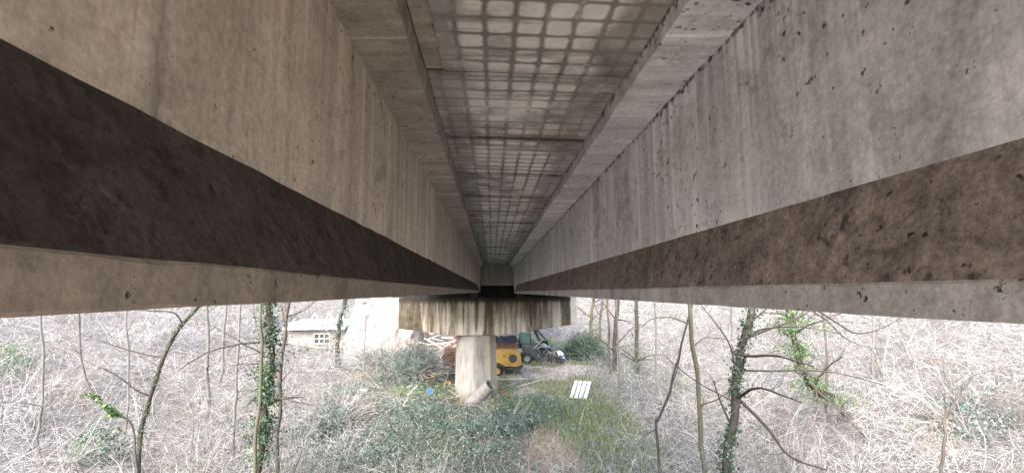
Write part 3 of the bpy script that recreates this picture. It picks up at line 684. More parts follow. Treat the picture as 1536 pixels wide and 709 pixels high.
# blue bag, yellow pail, litter
def blob(name, c, r, mat, lab, cat, sq=(1, 1, 1), seed=1):
    bm = bmesh.new(); bmesh.ops.create_icosphere(bm, subdivisions=3, radius=1)
    for v in bm.verts:
        n_ = mnoise.noise(v.co * 1.7 + Vector((seed, 0, 0))) * .45 + mnoise.noise(v.co * 4 + Vector((0, seed, 0))) * .18
        v.co = Vector((v.co.x * sq[0], v.co.y * sq[1], v.co.z * sq[2])) * r * (1 + n_)
    m = MB(); m._bm(bm, tuple(c), (0, 0, 0)); return tag(m.build(name, mat, None, True), lab, cat)
blob('plastic_bag', gp(645, 591) + np.array([0, 0, .12]), .23, M['blue'], 'crumpled bright blue plastic bag in the grass left of the pier', 'bag', (1.1, .8, .7), 3)
b = gp(670, 580); m = MB(); m.lathe(tuple(b + np.array([0, 0, .15])), [(.02, -.15), (.13, -.15), (.17, .16), (.15, .16), (.115, -.13), (.02, -.13)], (1.2, 0, .6), 20); tag(m.build('plastic_pail', M['yellow'], None, True), 'small yellow pail lying by the tyres left of column', 'pail')
for k, (px_, py_, lab) in enumerate(((634, 616, 'white rag on the ivy below the blue bag'), (714, 617, 'white plastic scrap in front of the pipe at the column'), (546, 588, 'pale litter scrap on the bramble slope far left of pier'), (616, 583, 'small white scrap left of the rusty steel box'))):
    g = gp(px_, py_); blob('litter_scrap', g + np.array([0, 0, .12]), .17, M['white'], lab, 'litter', (1.2, .8, .35), 5 + k)
# boards lying on the bare earth
for k, (pa, pb, w, mt, nm, lab) in enumerate([((782, 557), (796, 572), .34, 'grey_metal', 'loose_board', 'wide grey board lying on bare earth in front of the compressor'),
        ((742, 571), (792, 570), .10, 'pale_wood', 'loose_plank', 'long thin pale plank on the earth right of the column'),
        ((748, 585), (775, 577), .09, 'wood', 'loose_plank', 'short grey plank on the earth just right of the pipe'),
        ((776, 583), (815, 572), .07, 'pale_wood', 'loose_plank', 'thin pale stick on the earth below the wide board'),
        ((612, 596), (632, 575), .10, 'pale_wood', 'loose_plank', 'pale plank sloping up to the rusty steel box'),
        ((672, 588), (690, 600), .09, 'wood', 'loose_plank', 'short dark plank left of the column foot'),
        ((668, 602), (700, 596), .08, 'wood', 'loose_plank', 'grey stick lying across the column foot on the left'),
        ((752, 592), (770, 588), .16, 'rust', 'rusty_plate', 'flat rusty plate on the ground right of the pipe'),
        ((790, 556), (812, 553), .12, 'wood', 'loose_plank', 'dark plank under the tractor wheel')]):
    A, B = gp(*pa), gp(*pb); A[2] += .09 + .01 * k; B[2] += .09 + .01 * k
    m = MB(); v = Vector(B - A); ang = math.atan2(v.y, v.x); tl = -math.atan2(v.z, math.hypot(v.x, v.y))
    m.box(tuple((A + B) / 2), (v.length, w, .035), (0, tl, ang), 1, .006); tag(m.build(nm, M[mt]), lab, 'plank' if 'plank' in nm else ('plate' if 'plate' in nm else 'board'))
# heap of beams left of the column
for k in range(26):
    px_ = random.uniform(628, 684); c = gp(px_, random.uniform(524, 532)) + np.array([0, random.uniform(.2, 1.6), random.uniform(.25, 1.15)])
    l_ = random.uniform(.8, 2.2); an = random.uniform(-.5, .5) + (math.pi if k % 2 else 0); tl = random.gauss(0, .38)
    d = np.array([math.cos(an) * math.cos(tl), math.sin(an), math.sin(tl)]) * l_ / 2; w = random.uniform(.05, .13)
    m = MB(); m.bar(tuple(c - d), tuple(c + d), w, w * random.uniform(.5, 1))
    tag(m.build('scrap_beam', M[random.choice(['wood', 'pale_wood', 'rust', 'dark', 'pale_wood', 'white'])]), 'loose weathered beam in the tangled heap behind the column on the left', 'beam', 'scrap beams heaped left of the column')
for k in range(7):
    px_ = random.uniform(748, 806); c = gp(px_, 546) + np.array([0, random.uniform(1.8, 3.0), random.uniform(1.9, 2.5)])
    l_ = random.uniform(.9, 2.0); an = random.uniform(-.4, .4); tl = random.gauss(.05, .2); d = np.array([math.cos(an), math.sin(an), math.sin(tl)]) * l_ / 2; w = random.uniform(.06, .14)
    m = MB(); m.bar(tuple(c - d), tuple(c + d), w, w * .7)
    tag(m.build('scrap_board', M[random.choice(['pale_wood', 'dark', 'wood', 'white'])]), 'loose board in the pile above the rusty bin behind compressor', 'board', 'boards piled behind the compressor')

for k in range(24):
    px_ = random.uniform(776, 846); c = gp(px_, random.uniform(541, 552)) + np.array([0, random.uniform(.2, 2.2), 0]); hi = 1.9 * math.exp(-((px_ - 800) / 22) ** 2) + .35; c[2] += random.uniform(.15, hi)
    l_ = random.uniform(.4, 1.3); an = random.uniform(0, 2 * math.pi); tl = random.uniform(-.9, .9); d = np.array([math.cos(an) * math.cos(tl), math.sin(an) * .6, math.sin(tl)]) * l_ / 2; m = MB()
    if k % 3 == 0: m.box(tuple(c), (random.uniform(.35, .8), random.uniform(.25, .5), .04), (random.uniform(-.9, .9), random.uniform(-.9, .9), an), 1, .008)
    else: m.bar(tuple(c - d), tuple(c + d), random.uniform(.04, .1), random.uniform(.03, .07))
    tag(m.build('scrap_piece', M[random.choice(['dark', 'dark', 'tarp', 'rust', 'grey_metal', 'wood'])]), 'dark bent scrap metal piece in the jumble around the wrecked tractor', 'scrap', 'scrap jumbled around the tractor')
# ------------------------------------------------------------------ shed on the left
b = gp(474, 522, 20); SY = b[1] + .3; b_shed = b.copy()
hs = thing('shed', 'low grey shed with white trim half hidden in brush on the left', 'shed', b)
x, y = b[0], b[1]; zt_ = at(474, 474, SY)[2]; zb = b[2] - .5; zr = at(474, 487, SY)[2]
m = MB(); m.box((x, y + 1.6, (zb + zr) / 2), (4.6, 3.2, zr - zb)); m.build('wall', M['stucco'], hs)
m = MB(); m.box((x, y + 1.4, zr + .04), (5.0, 4.0, .12), (.12, 0, 0)); rf = m.build('roof', M['roofing'], hs)
for q in range(9):
    m = MB(); m.box((x - 2.3 + q * .575, y + 1.4, zr + .12), (.06, 3.9, .05), (.12, 0, 0)); o = m.build('seam', M['white']); o.parent = rf; o.data.transform(Matrix.Translation(-hs.location))
m = MB(); m.box((x, y - .62, zr - .22), (5.0, .06, .2)); m.build('fascia', M['white'], hs)
wz = at(485, 507, SY)[2]; wx = at(485, 507, SY)[0]
m = MB(); m.box((wx, y - .02, wz), (1.25, .06, .8)); wi = m.build('window', M['pane'], hs)
fr = [((wx, y - .07, wz + .4), (1.35, .06, .08)), ((wx, y - .07, wz - .4), (1.35, .06, .08))] + [((wx + q, y - .072, wz), (.07, .064, .8)) for q in (-.64, -.21, .21, .64)] + [((wx, y - .074, wz), (1.3, .06, .06))]
for c_, s_ in fr:
    m = MB(); m.box(c_, s_); o = m.build('frame_bar', M['white']); o.parent = wi; o.data.transform(Matrix.Translation(-hs.location))
for q in (-.1, 1.1, 2.0):
    m = MB(); zz = zr + .2
    for s in (-1, 1): m.bar((x + q + s * .5, y - .3, zz), (x + q, y - .3, zz + .8), .09)
    m.build('truss', M['white'], hs)
m = MB(); m.bar((x - 2.4, y - .3, zr + .2), (x + 2.4, y - .3, zr + .16), .1); m.build('truss_rail', M['white'], hs)

# ------------------------------------------------------------------ trees
def branch_path(p, d, L, n=10, droop=-.05, wig=.12):
    d = np.array(d, float); d /= np.linalg.norm(d); pts = [np.array(p, float)]
    for k in range(n - 1):
        d = d + rng.normal(size=3) * wig + np.array([0, 0, droop]); d /= np.linalg.norm(d); pts.append(pts[-1] + d * L / (n - 1))
    return np.array(pts)
def twig_set(bases, dirs, L, r, k=6, wig=.25, droop=.03):
    N = len(bases); P = np.zeros((N, k, 3)); P[:, 0] = bases; d = np.array(dirs, float)
    for j in range(1, k):
        d = d + rng.normal(size=(N, 3)) * wig; d[:, 2] += droop; d /= np.linalg.norm(d, axis=1, keepdims=True); P[:, j] = P[:, j - 1] + d * (L / (k - 1))[:, None]
    return P, np.asarray(r)[:, None] * np.linspace(1, .35, k)[None]
def make_tree(name, lab, pts, r0, r1, bk='bark', nb=6, bl=(1.0, 2.4), tw=18, ivy=None, limbs=(), group=None, ivymat='ivy', clear_deck=True):
    """pts: (px,py,depth) from the foot up; foot dropped to the ground"""
    W = [at(*p) for p in pts]; f = W[0].copy(); f[2] = float(hgt(f[0], f[1])) - .1
    if f[2] < W[0][2] - .15: W = [f] + W
    path = smooth_path(W, 10 * len(W)); n_ = len(path); t = np.linspace(0, 1, n_)
    path[:, :2] += np.stack([vnoise(t * 9, t * 0 + r0 * 100, 1, 3) - .5, vnoise(t * 9, t * 0 + r0 * 77, 1, 4) - .5], -1) * (r0 * .7 + .10)
    rad = (r0 + (r1 - r0) * t) * (1 + .12 * (vnoise(t * 30, t * 0 + r0 * 50, 1, 5) - .5)) + r0 * .12 * np.exp(-t * 18)
    T = thing(name, lab, 'tree', tuple(path[0]), group)
    V, F = tubes(path[None], rad[None], 8); mesh_np('trunk', V, F, M[bk], T, True)
    tb, td, tl, trr = [], [], [], []
    for L in limbs:
        lw = [at(*p) for p in L[0]]; dd0 = np.linalg.norm(path - lw[0], axis=1)
        if dd0.min() < .8: lw[0] = path[int(dd0.argmin())]
        q = smooth_path(lw, 16); rr = np.linspace(L[1], L[1] * .35, 16)
        V, F = tubes(q[None], rr[None], 6); mesh_np('branch', V, F, M[bk], T, True)
        for s in range(8):
            i = random.randrange(3, 15); tb.append(q[i]); dd = q[min(i + 1, 15)] - q[i - 1]; td.append(dd / np.linalg.norm(dd) + rng.normal(size=3) * .7); tl.append(random.uniform(.3, .9)); trr.append(L[1] * .3)
    for k in range(nb):
        i = int(n_ * random.uniform(.3, .97)); a = random.uniform(0, 2 * math.pi); d = (math.cos(a), math.sin(a), random.uniform(.2, .9)); L_ = random.uniform(*bl)
        q = branch_path(path[i], d, L_); rr = np.linspace(rad[i] * .42, rad[i] * .12, len(q)); 
        if clear_deck and np.any((np.abs(q[:, 0] + .2) < 5.2) & (q[:, 2] > CZ - 2.3) & (q[:, 1] < 50)): continue
        V, F = tubes(q[None], rr[None], 5); mesh_np('branch', V, F, M[bk], T, True)
        for s in range(tw):
            j = random.randrange(2, len(q)); tb.append(q[j]); dd = q[j] - q[j - 1]; td.append(dd / np.linalg.norm(dd) + rng.normal(size=3) * .6 + np.array([0, 0, .2])); tl.append(L_ * random.uniform(.2, .5)); trr.append(max(.003, rad[i] * .08))
    if tb:
        P, Rr = twig_set(np.array(tb), np.array(td), np.array(tl), np.array(trr))
        V, F = tubes(P, Rr, 3); kind(mesh_np('twigs', V, F, M['twigs'], T), 'stuff')
    if ivy:
        t0, t1, N, sz, sp = ivy
        ti = rng.uniform(t0, t1, N); prob = .6 * vnoise(ti * 14, ti * 0 + r0 * 31, 1, 9) + .4 * vnoise(ti * 45, ti * 0 + r0 * 91, 1, 19) + .12 * rng.normal(size=N); ti = ti[prob > .42]; N = len(ti)
        i = np.clip((ti * (n_ - 1)).astype(int), 0, n_ - 1); fr = rng.uniform(0, 1, N)[:, None]; c = path[i] * (1 - fr) + path[np.minimum(i + 1, n_ - 1)] * fr
        a = rng.uniform(0, 2 * np.pi, N); o = np.stack([np.cos(a), np.sin(a), np.zeros(N)], -1)
        spread = rad[i] + sp * np.abs(rng.normal(size=N)) * (.1 + 1.9 * vnoise(ti * 22, a * .8, 1, 12) ** 1.5)
        C = c + o * spread[:, None]; V, F = leaves(C, rng.uniform(.45, 1.4, N) * sz, o + np.array([0, 0, .3]), .8)
        kind(mesh_np('ivy', V, F, M[ivymat], T), 'stuff')
    return T
# right hand side
make_tree('ivy_tree', 'tall ivy-clad tree with dark trunk and side branches, nearest on the right', [(1090, 790, 12.2), (1093, 709, 12.2), (1097, 640, 12.2), (1108, 580, 12.2), (1117, 520, 12.2), (1128, 465, 12.2), (1140, 380, 12.6), (1160, 250, 13)], .12, .085, 'bark_dark', 6, (1.2, 2.6), 16,
          ivy=(.0, .85, 2600, .075, .10), limbs=[([(1121, 592, 12.2), (1150, 640, 12.0), (1185, 684, 11.8), (1240, 704, 11.6)], .05), ([(1120, 556, 12.2), (1160, 556, 12), (1210, 555, 11.7), (1260, 560, 11.4), (1330, 578, 11.0)], .028),
                                               ([(1118, 502, 12.2), (1150, 492, 12.3), (1200, 490, 12.4), (1262, 500, 12.5)], .028), ([(1098, 640, 12.2), (1080, 600, 12.1), (1070, 570, 12)], .03), ([(1112, 575, 12.2), (1096, 520, 12.1), (1070, 480, 12), (1050, 456, 12)], .022),
                                               ([(1126, 482, 12.2), (1142, 470, 12.1), (1160, 452, 12)], .03), ([(1133, 440, 12.3), (1180, 446, 12.4), (1225, 465, 12.4), (1260, 487, 12.5), (1284, 500, 12.6), (1315, 495, 12.8), (1345, 480, 13), (1380, 455, 13.2)], .03), ([(1200, 455, 12.4), (1240, 480, 12.4), (1265, 505, 12.4), (1300, 520, 12.4), (1340, 523, 12.4)], .02), ([(1075, 600, 12.2), (1050, 575, 12), (1010, 545, 11.8), (1000, 535, 11.8)], .016)])
make_tree('pale_tree', 'slender mossy pole of a tree left of the dark ivy tree', [(1056, 740, 15), (1054, 690, 15), (1050, 620, 15), (1043, 540, 15), (1037, 460, 15), (1030, 350, 15.5)], .085, .065, 'bark_moss', 5, (1, 2.2), 14, limbs=[([(1043, 520, 15), (1060, 506, 15), (1100, 510, 15.2)], .025)])
make_tree('vine_stem', 'pair of dark vines hanging slantwise between the slender pole and saplings', [(985, 640, 16), (992, 625, 16), (1005, 580, 16), (1014, 548, 16), (1022, 520, 16), (1034, 475, 16), (1042, 440, 16)], .045, .03, 'bark_dark', 0, limbs=[([(985, 636, 16), (999, 600, 15.8), (1014, 560, 15.9), (1020, 535, 16)], .03), ([(988, 640, 16), (975, 648, 16), (965, 652, 16)], .02)])
_Y = float(gp(1275, 632)[1]); 
make_tree('leaning_tree', 'leaning dark trunk with fresh green ivy behind the right branches', [(1275, 630, _Y), (1256, 605, _Y), (1228, 585, _Y), (1206, 560, _Y), (1196, 520, _Y), (1185, 480, _Y), (1178, 445, _Y), (1165, 350, _Y)], .17, .10, 'bark_dark', 6, (1.2, 2.6), 16, ivy=(.15, .95, 7500, .085, .7), ivymat='lush', limbs=[([(1210, 560, _Y), (1225, 585, _Y - .6), (1265, 620, _Y - 1.2), (1330, 690, _Y - 2.2)], .07), ([(1222, 575, _Y), (1245, 590, _Y), (1262, 600, _Y)], .06)])
make_tree('forked_sapling', 'small forked bare sapling at the right in the pale bramble', [(1416, 740, 11.5), (1416, 690, 11.5), (1414, 650, 11.5), (1422, 620, 11.5), (1440, 590, 11.5), (1460, 560, 11.5)], .04, .022, 'bark', 0, limbs=[([(1460, 562, 11.5), (1495, 553, 11.4), (1540, 543, 11.3)], .018), ([(1420, 624, 11.5), (1417, 600, 11.5), (1408, 580, 11.5)], .018), ([(1460, 562, 11.5), (1440, 578, 11.3), (1418, 590, 11.2)], .02)])
make_tree('bare_tree', 'tall thin bare tree with branching crown near the right edge of ivy leaves', [(1238, 620, 21), (1240, 560, 21), (1236, 500, 21), (1232, 455, 21), (1225, 340, 21)], .06, .045, 'bark', 8, (1.4, 3), 18)
for k, (x_, yb, yt, Y, r, bk, iv, lab) in enumerate([(887, 508, 445, 40, .16, 'bark_moss', None, 'mossy pole tree just right of the pier cap end'), (899, 506, 445, 42, .13, 'bark_moss', None, 'thinner tree beside the mossy pole right of the pier cap'),
        (914, 560, 455, 30, .09, 'bark', None, 'thin straight grey tree between the ivy bush and dark tree'), (923, 552, 450, 31, .16, 'bark_dark', None, 'dark twin-stemmed tree right of the ivy bush'), (957, 548, 452, 30, .14, 'bark_dark', (.1, .95, 700, .1, .2), 'stump-like ivy-wrapped trunk right of the dark tree'),
        (984, 600, 452, 24, .05, 'bark_pale', None, 'thin pale sapling right of the ivy-wrapped trunk'), (930, 600, 455, 24, .04, 'bark_pale', None, 'thin whitish sapling in front of the dark twin stems'), (1310, 640, 440, 24, .09, 'bark_pale', None, 'pale bare tree on the slope at far right')]):
    j = random.uniform(-6, 6); make_tree('background_tree', lab, [(x_, yb, Y), (x_ + j * .4, (yb * 2 + yt) / 3, Y), (x_ + j, yt, Y), (x_ + j * 2, yt - 110 * 25 / Y, Y)], r, r * .7, bk, 7, (1.2, 3), 16, ivy=iv)
make_tree('ivy_tree', 'ivy-covered trunk between the shed and pale earth bank', [(508, 520, 33.5), (510, 490, 33.5), (516, 455, 33.5), (518, 400, 33.5)], .16, .12, 'bark_dark', 4, (1, 2.5), 12, ivy=(.05, 1.0, 1800, .10, .35), ivymat='ivy_blue')
# left hand side
make_tree('ivy_tree', 'upright tree wrapped in dark green ivy on the left', [(388, 720, 14.5), (393, 640, 14.5), (399, 580, 14.5), (404, 520, 14.5), (400, 450, 14.5), (398, 350, 14.8)], .10, .08, 'bark_dark', 5, (1, 2.4), 14, ivy=(.02, 1.0, 8500, .07, .26))
make_tree('slim_sapling', 'slim mossy stem standing just in front of the ivy-wrapped left tree', [(381, 720, 13.8), (385, 640, 13.8), (389, 560, 13.8), (390, 500, 13.8), (388, 445, 13.8), (386, 360, 14)], .055, .035, 'bark_moss', 3, (.8, 1.8), 12)
make_tree('bare_tree', 'bare brown forked sapling right of the ivy-wrapped left tree', [(417, 660, 16), (420, 600, 16), (425, 540, 16), (429, 490, 16), (434, 445, 16), (438, 360, 16)], .07, .05, 'bark', 5, (1, 2.2), 16, limbs=[([(429, 492, 16), (424, 470, 16), (422, 445, 16)], .03), ([(430, 486, 16), (448, 468, 15.8), (476, 450, 15.6)], .022)])
make_tree('leaning_tree', 'dark leaning trunk with scattered ivy at the left', [(208, 700, 13.5), (210, 660, 13.5), (216, 620, 13.5), (232, 575, 13.5), (246, 530, 13.5), (268, 490, 13.5), (296, 458, 13.5), (330, 420, 13.8)], .06, .045, 'bark_dark', 3, (1, 2), 14, ivy=(.02, .95, 1500, .04, .06), limbs=[([(228, 596, 13.5), (205, 585, 13.3), (180, 566, 13.2), (150, 550, 13)], .03), ([(246, 536, 13.5), (205, 528, 13.3), (165, 516, 13.1), (120, 500, 13)], .022)])
make_tree('curved_sapling', 'thin curved stem with a green ivy patch at the far left', [(206, 720, 12.4), (204, 670, 12.3), (192, 632, 12.1), (174, 620, 12), (150, 600, 12), (136, 580, 12), (126, 545, 12), (121, 500, 12), (121, 455, 12), (120, 380, 12.3)], .024, .02, 'bark', 3, (.8, 1.6), 12, ivy=(.36, .56, 700, .075, .07), ivymat='lush')
for k, (x_, yb, yt, Y, r, lab) in enumerate([(352, 620, 455, 19, .06, 'thin grey tree left of the ivy-wrapped left tree'), (312, 610, 455, 24, .10, 'faint ivied trunk on the left slope behind the leaning trunk'), (330, 590, 455, 27, .09, 'faint grey trunk deep in the brush on the left'), (190, 640, 470, 20, .05, 'thin bare stem behind the dark leaning trunk'), (60, 640, 470, 18, .05, 'thin pale stem near the left edge'), (545, 560, 520, 30, .05, 'small bare stem on the mound left of the pier')]):
    j = random.uniform(-8, 8); make_tree('background_tree', lab, [(x_, yb, Y), (x_ + j * .4, (yb * 2 + yt) / 3, Y), (x_ + j, yt, Y), (x_ + j * 2, yt - 60 * 25 / Y, Y)], r, r * .6, 'bark_pale', 7, (1, 2.6), 16, ivy=(.1, .9, 350, .08, .15) if k == 1 else None)
for k in range(34):
    s = -1 if k % 2 else 1; x_ = s * random.uniform(12, 46) if k < 24 else random.uniform(-14, 26); Y = random.uniform(30, 62) if k < 24 else random.uniform(52, 80)
    px_ = VP[0] + x_ / Y * FPX; z_ = hgt(x_, Y) - CZ; py_ = VP[1] - z_ / Y * FPX
    make_tree('hillside_tree', 'thin bare grey tree on the brush-covered hillside', [(px_, py_, Y), (px_ + random.uniform(-6, 6), py_ - 3 / Y * FPX, Y), (px_ + random.uniform(-12, 12), py_ - random.uniform(7, 10) / Y * FPX, Y)], random.uniform(.05, .10), .03, random.choice(['bark_pale', 'bark', 'bark_pale']), 7, (1.4, 3.2), 14, group='bare trees on the far slopes')

def bare_shrub(x, y, lab, hmax):
    g0 = np.array([x, y, float(hgt(x, y)) - .05]); T = thing('bare_shrub', lab, 'shrub', tuple(g0), 'bare shrubs among the bramble'); tb, td, tl, tr_ = [], [], [], []
    for k in range(random.randint(5, 9)):
        a = random.uniform(0, 2 * math.pi); L_ = hmax * random.uniform(.6, 1.1); q = branch_path(g0 + np.array([math.cos(a) * .1, math.sin(a) * .1, 0]), (math.cos(a) * .4, math.sin(a) * .4, 1), L_, 10, -.03, .10)
        r_ = random.uniform(.008, .02); V, F = tubes(q[None], np.linspace(r_, r_ * .35, 10)[None], 4); mesh_np('stem', V, F, M[random.choice(['bark_pale', 'bark', 'pale_stem', 'pale_stem'])], T)
        for _ in range(16):
            j = random.randrange(2, 10); tb.append(q[j]); dd = q[j] - q[j - 1]; td.append(dd / np.linalg.norm(dd) + rng.normal(size=3) * .55); tl.append(L_ * random.uniform(.12, .4)); tr_.append(r_ * .35)
    P, Rr = twig_set(np.array(tb), np.array(td), np.array(tl), np.array(tr_)); V, F = tubes(P, Rr, 3); kind(mesh_np('twigs', V, F, M['stems'], T), 'stuff')
M['pale_stem'] = bark('pale_dry_stem', (.17, .165, .155), (.34, .33, .315))
n_sh = 0
while n_sh < 46:
    Y = random.uniform(13, 44); x_ = random.uniform(-1.1, 1.1) * Y
    if abs(x_ + .2) < 6.0 or (abs(x_) < 12 and Y > 34): continue
    bare_shrub(x_, Y, 'thin many-stemmed bare shrub standing in the bramble', random.uniform(1.6, 3.8)); n_sh += 1
# ------------------------------------------------------------------ bushes
def mound(name, lab, c, rx, ry, h, N, mat, sz=.07, stems=0, seed=1):
    g0 = np.array([c[0], c[1], float(hgt(c[0], c[1]))]); T = thing(name, lab, 'bush', tuple(g0))
    a = rng.uniform(0, 2 * np.pi, N); ph = np.arcsin(rng.uniform(0, 1, N)); rr = 1 - .28 * rng.uniform(0, 1, N) ** 2
    lump = .72 + .5 * vnoise(a * 2.2, ph * 4, .8, seed) + .12 * rng.normal(size=N)
    d = np.stack([np.cos(a) * np.cos(ph), np.sin(a) * np.cos(ph), np.sin(ph)], -1); C = d * np.array([rx, ry, h]) * (rr * lump)[:, None]
    C[:, 2] += hgt(C[:, 0] + c[0], C[:, 1] + c[1]); C[:, 0] += c[0]; C[:, 1] += c[1]
    V, F = leaves(C, rng.uniform(.6, 1.4, N) * sz, d + np.array([0, 0, .3]), .6); kind(mesh_np('foliage', V, F, M[mat], T), 'stuff')
    if stems:
        a = rng.uniform(0, 2 * np.pi, stems); d0 = np.stack([np.cos(a) * .8, np.sin(a) * .8, rng.uniform(.5, 1.4, stems)], -1)
        B = np.stack([c[0] + np.cos(a) * rx * .5 * rng.uniform(0, 1, stems), c[1] + np.sin(a) * ry * .5 * rng.uniform(0, 1, stems), np.zeros(stems)], -1); B[:, 2] = hgt(B[:, 0], B[:, 1])
        P, Rr = twig_set(B, d0, rng.uniform(.9, 1.5, stems) * max(rx, h) * 1.1, np.full(stems, .009), 7, .18, -.12); V, F = tubes(P, Rr, 3); kind(mesh_np('stems', V, F, M['stems'], T), 'stuff')
    return T
g = gp(612, 580); mound('ivy_mound', 'large dark grey-green mound of brush left of the pier', (g[0], g[1] + 1.2), 1.9, 1.4, 1.9, 9000, 'ivy_blue', .075, 500, 1)
g = gp(566, 560); mound('bramble_mound', 'paler low mound of brush left of the large dark mound', (g[0], g[1] + 1), 2.0, 1.5, 1.2, 4000, 'ivy_blue', .07, 700, 2)
g = gp(492, 650); mound('ivy_mound', 'low green mound in the bramble at lower left of the pier', (g[0], g[1] + .6), 1.5, 1.2, .9, 4500, 'ivy_blue', .065, 420, 3)
g = gp(880, 542); mound('ivy_bush', 'round dark green ivy bush right of the broken trailer', (g[0], g[1] + .8), 1.45, 1.2, 1.75, 6500, 'ivy', .095, 120, 4)
g = gp(752, 640); mound('ivy_patch', 'low bluish green ivy cushion in front of the column', (g[0], g[1]), 1.2, 1.2, .55, 5000, 'ivy_blue', .065, 60, 5)
g = gp(150, 690); mound('ivy_bush', 'small dark green leaf clump at the lower left corner brush', (g[0], g[1]), .9, .8, 1.1, 900, 'ivy', .09, 60, 6)
g = gp(6, 560, 8); mound('ivy_bush', 'green leafy clump at the left edge under the beam', (g[0], g[1]), 1.1, 1.0, 1.3, 1000, 'lush', .09, 60, 7)
g = gp(1450, 640); mound('ivy_bush', 'dull green clump behind the forked sapling on the right', (g[0], g[1]), 1.6, 1.3, 1.0, 1500, 'ivy_blue', .08, 120, 8)

# ------------------------------------------------------------------ bramble, ivy, grass, leaves (uncountable)
def scatter(N, x0, x1, y0, y1, near=1.6):
    """denser near by, thinner far away, within the view-side land"""
    u = rng.uniform(0, 1, N); y = (y0 ** (1 - near) + u * (y1 ** (1 - near) - y0 ** (1 - near))) ** (1 / (1 - near))
    w = 1.13 * y + 2; x = rng.uniform(-1, 1, N) * w; k = (x > x0) & (x < x1); return x[k], y[k]
def clearing(x, y): 
    c = np.clip(1.5 * gauss(x, y, 1.6, 28.8, 3.4, 3.6) + 1.2 * gauss(x, y, -2.6, 27.5, 2.2, 2.0) + 1.1 * gauss(x, y, 2.2, 20.5, 2.9, 5.2) + 1.0 * gauss(x, y, 3.8, 33.5, 3.6, 3) + .45 * gauss(x, y, b_shed[0] + .6, b_shed[1] - 1.5, 2.2, 3.0) + 1.0 * gauss(x, y, -9.5, 36.0, 3.5, 2.2), 0, 1)
    return c
def brush(name, lab, cat, N, mat, dens, Lr, rr, arch, seed, y0=9, y1=75, K=5):
    x, y = scatter(N, -70, 70, y0, y1); p = dens(x, y); k = rng.uniform(0, 1, len(x)) < p; x, y = x[k], y[k]; n_ = len(x)
    a = rng.uniform(0, 2 * np.pi, n_); el = rng.uniform(.25, 1.35, n_); d = np.stack([np.cos(a) * np.cos(el), np.sin(a) * np.cos(el), np.sin(el)], -1)
    L = rng.uniform(*Lr, n_) * (.6 + .8 * vnoise(x, y, 5, seed)); P = np.zeros((n_, K, 3)); P[:, 0] = np.stack([x, y, hgt(x, y) - .03], -1)
    g_ = rng.uniform(arch[0], arch[1], n_)
    for j in range(1, K):
        d = d + rng.normal(size=(n_, 3)) * .13; d[:, 2] -= g_; d /= np.linalg.norm(d, axis=1, keepdims=True); P[:, j] = P[:, j - 1] + d * (L / (K - 1))[:, None]
        P[:, j, 2] = np.maximum(P[:, j, 2], hgt(P[:, j, 0], P[:, j, 1]) + .02)
    r = rng.uniform(*rr, n_) * (1 + np.clip(y - 14, 0, 40) * .035); V, F = tubes(P, r[:, None] * np.linspace(1, .4, K)[None], 3)
    o = kind(mesh_np(name, V, F, M[mat]), 'stuff'); tag(o, lab, cat); return o
brush('bramble_thicket', 'tangle of pale dry bramble stems covering the slopes', 'brambles', 54000, 'stems', lambda x, y: np.clip((.30 + .9 * vnoise(x, y, 3.2, 21)) * (1 - clearing(x, y)) * (1 - .82 * (1.5 * gauss(x, y, -2, 20.5, 4.5, 5.5)).clip(0, 1)), 0, 1), (.7, 2.4), (.003, .0072), (.06, .42), 22)
brush('bramble_patch', 'purple brown bramble stems around the white slatted panel', 'brambles', 60000, 'stems_red', lambda x, y: np.clip(m_red(x, y) * 1.2 + .03, 0, 1), (.3, .8), (.004, .008), (.05, .4), 23, 12, 45, 5)
brush('fallen_twigs', 'thin bare twigs lying over the slopes', 'twigs', 11000, 'twigs', lambda x, y: .8 * (1 - clearing(x, y)), (.6, 1.8), (.004, .009), (.2, .6), 24)
def shrub_twigs(N):
    # dead shrubs and old clematis: short twigs at every height of a lumpy canopy
    x, y = scatter(N, -70, 70, 9, 60); top = np.clip(1.9 * vnoise(x, y, 2.4, 61) - .35, 0, 1.5) * (1 - clearing(x, y)); k = (top > .15) & (rng.uniform(0, 1, len(x)) < .25 + top); x, y, top = x[k], y[k], top[k]; n_ = len(x)
    b = np.stack([x, y, hgt(x, y) + top * rng.uniform(.0, 1, n_) ** .7], -1); d = rng.normal(size=(n_, 3)); d[:, 2] = np.abs(d[:, 2]) * .8
    P, Rr = twig_set(b, d, rng.uniform(.18, .75, n_), rng.uniform(.0025, .0065, n_) * (1 + np.clip(y - 14, 0, 40) * .035), 4, .3, -.02)
    V, F = tubes(P, Rr, 3); o = kind(mesh_np('dead_shrubs', V, F, M['stems']), 'stuff'); tag(o, 'lumpy canopy of dead grey twigs over both slopes', 'shrubs')
shrub_twigs(76000)
def leaf_stuff(name, lab, cat, N, mat, dens, sz, lift, upw=1.0, y0=10, y1=60, asp=.42, near=False):
    x, y = (rng.uniform(-13, 11, N), rng.uniform(13, 44, N)) if near else scatter(N, -60, 60, y0, y1, 1.4); k = rng.uniform(0, 1, len(x)) < dens(x, y); x, y = x[k], y[k]; n_ = len(x)
    bump_ = lift * (.3 + 1.1 * vnoise(x, y, .9, 41)) * rng.uniform(.1, 1, n_); C = np.stack([x, y, hgt(x, y) + .02 + bump_], -1)
    V, F = leaves(C, rng.uniform(.6, 1.4, n_) * sz, np.tile([0, 0, upw], (n_, 1)), .6, asp=asp); o = kind(mesh_np(name, V, F, M[mat]), 'stuff'); tag(o, lab, cat); return o
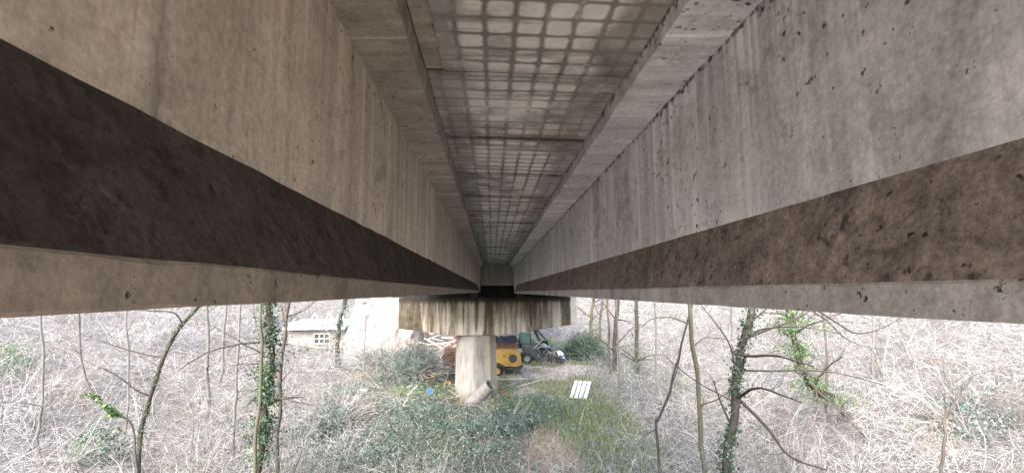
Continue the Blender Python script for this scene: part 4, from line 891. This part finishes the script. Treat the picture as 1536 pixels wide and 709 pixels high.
def ivy_d(x, y):
    return ivy_d0(x, y) * (1 - .92 * m_red(x, y)) * (1 - np.clip(1.3 * gauss(x, y, -.9, 25.3, 1.5, 1.2), 0, 1)) * .9
def ivy_d0(x, y):
    b = 1.7 * gauss(x, y, -2.4, 19.5, 3.8, 5.5) + 1.3 * gauss(x, y, .4, 23.6, 2.4, 2.2) + .7 * gauss(x, y, -6, 24, 3.5, 3.5) + .5 * gauss(x, y, 6.5, 38, 3, 4) + .10
    return np.clip(b * (.3 + 2.0 * vnoise(x, y, 1.5, 42)) - .15, 0, 1) * (1 - m_earth_bounce(x, y) * .9)
leaf_stuff('ivy_cover', 'bluish green ivy spreading over the ground before the pier', 'ivy', 260000, 'ivy_blue', ivy_d, .085, .45, near=True)
leaf_stuff('leaf_litter', 'pale brown dead leaves over the woodland floor', 'leaf litter', 80000, 'litter', lambda x, y: .75 * (1 - .6 * m_green(x, y)), .075, .05, 2.0)
leaf_stuff('weeds', 'fresh green weeds in the grass patches', 'weeds', 90000, 'lush', lambda x, y: np.clip(m_green(x, y) * (1 - m_red(x, y)) * .9 * vnoise(x, y, 1.1, 44) + .012, 0, 1), .06, .16, near=True)
def grass():
    x, y = rng.uniform(-9, 12, 200000), rng.uniform(13, 44, 200000); k = rng.uniform(0, 1, len(x)) < np.clip(1.1 * m_green(x, y) * (1 - .85 * m_red(x, y)) + .12 * m_red(x, y) + .35 * m_earth_bounce(x, y) * (vnoise(x, y, 1.2, 51) > .5) + .05, 0, 1); x, y = x[k], y[k]; n_ = len(x)
    b = np.stack([x, y, hgt(x, y) - .01], -1); a = rng.uniform(0, 2 * np.pi, n_); s = np.stack([np.cos(a), np.sin(a), 0 * a], -1) * rng.uniform(.006, .012, n_)[:, None] * (1 + y[:, None] * .03)
    tip = b + np.stack([rng.normal(size=n_) * .09, rng.normal(size=n_) * .09, rng.uniform(.10, .34, n_)], -1)
    V = np.stack([b - s, b + s, tip], 1).reshape(-1, 3); o = kind(mesh_np('grass', V, np.arange(3 * n_).reshape(-1, 3), M['grass']), 'stuff'); tag(o, 'short grass and dry blades on the valley floor', 'grass')
grass()
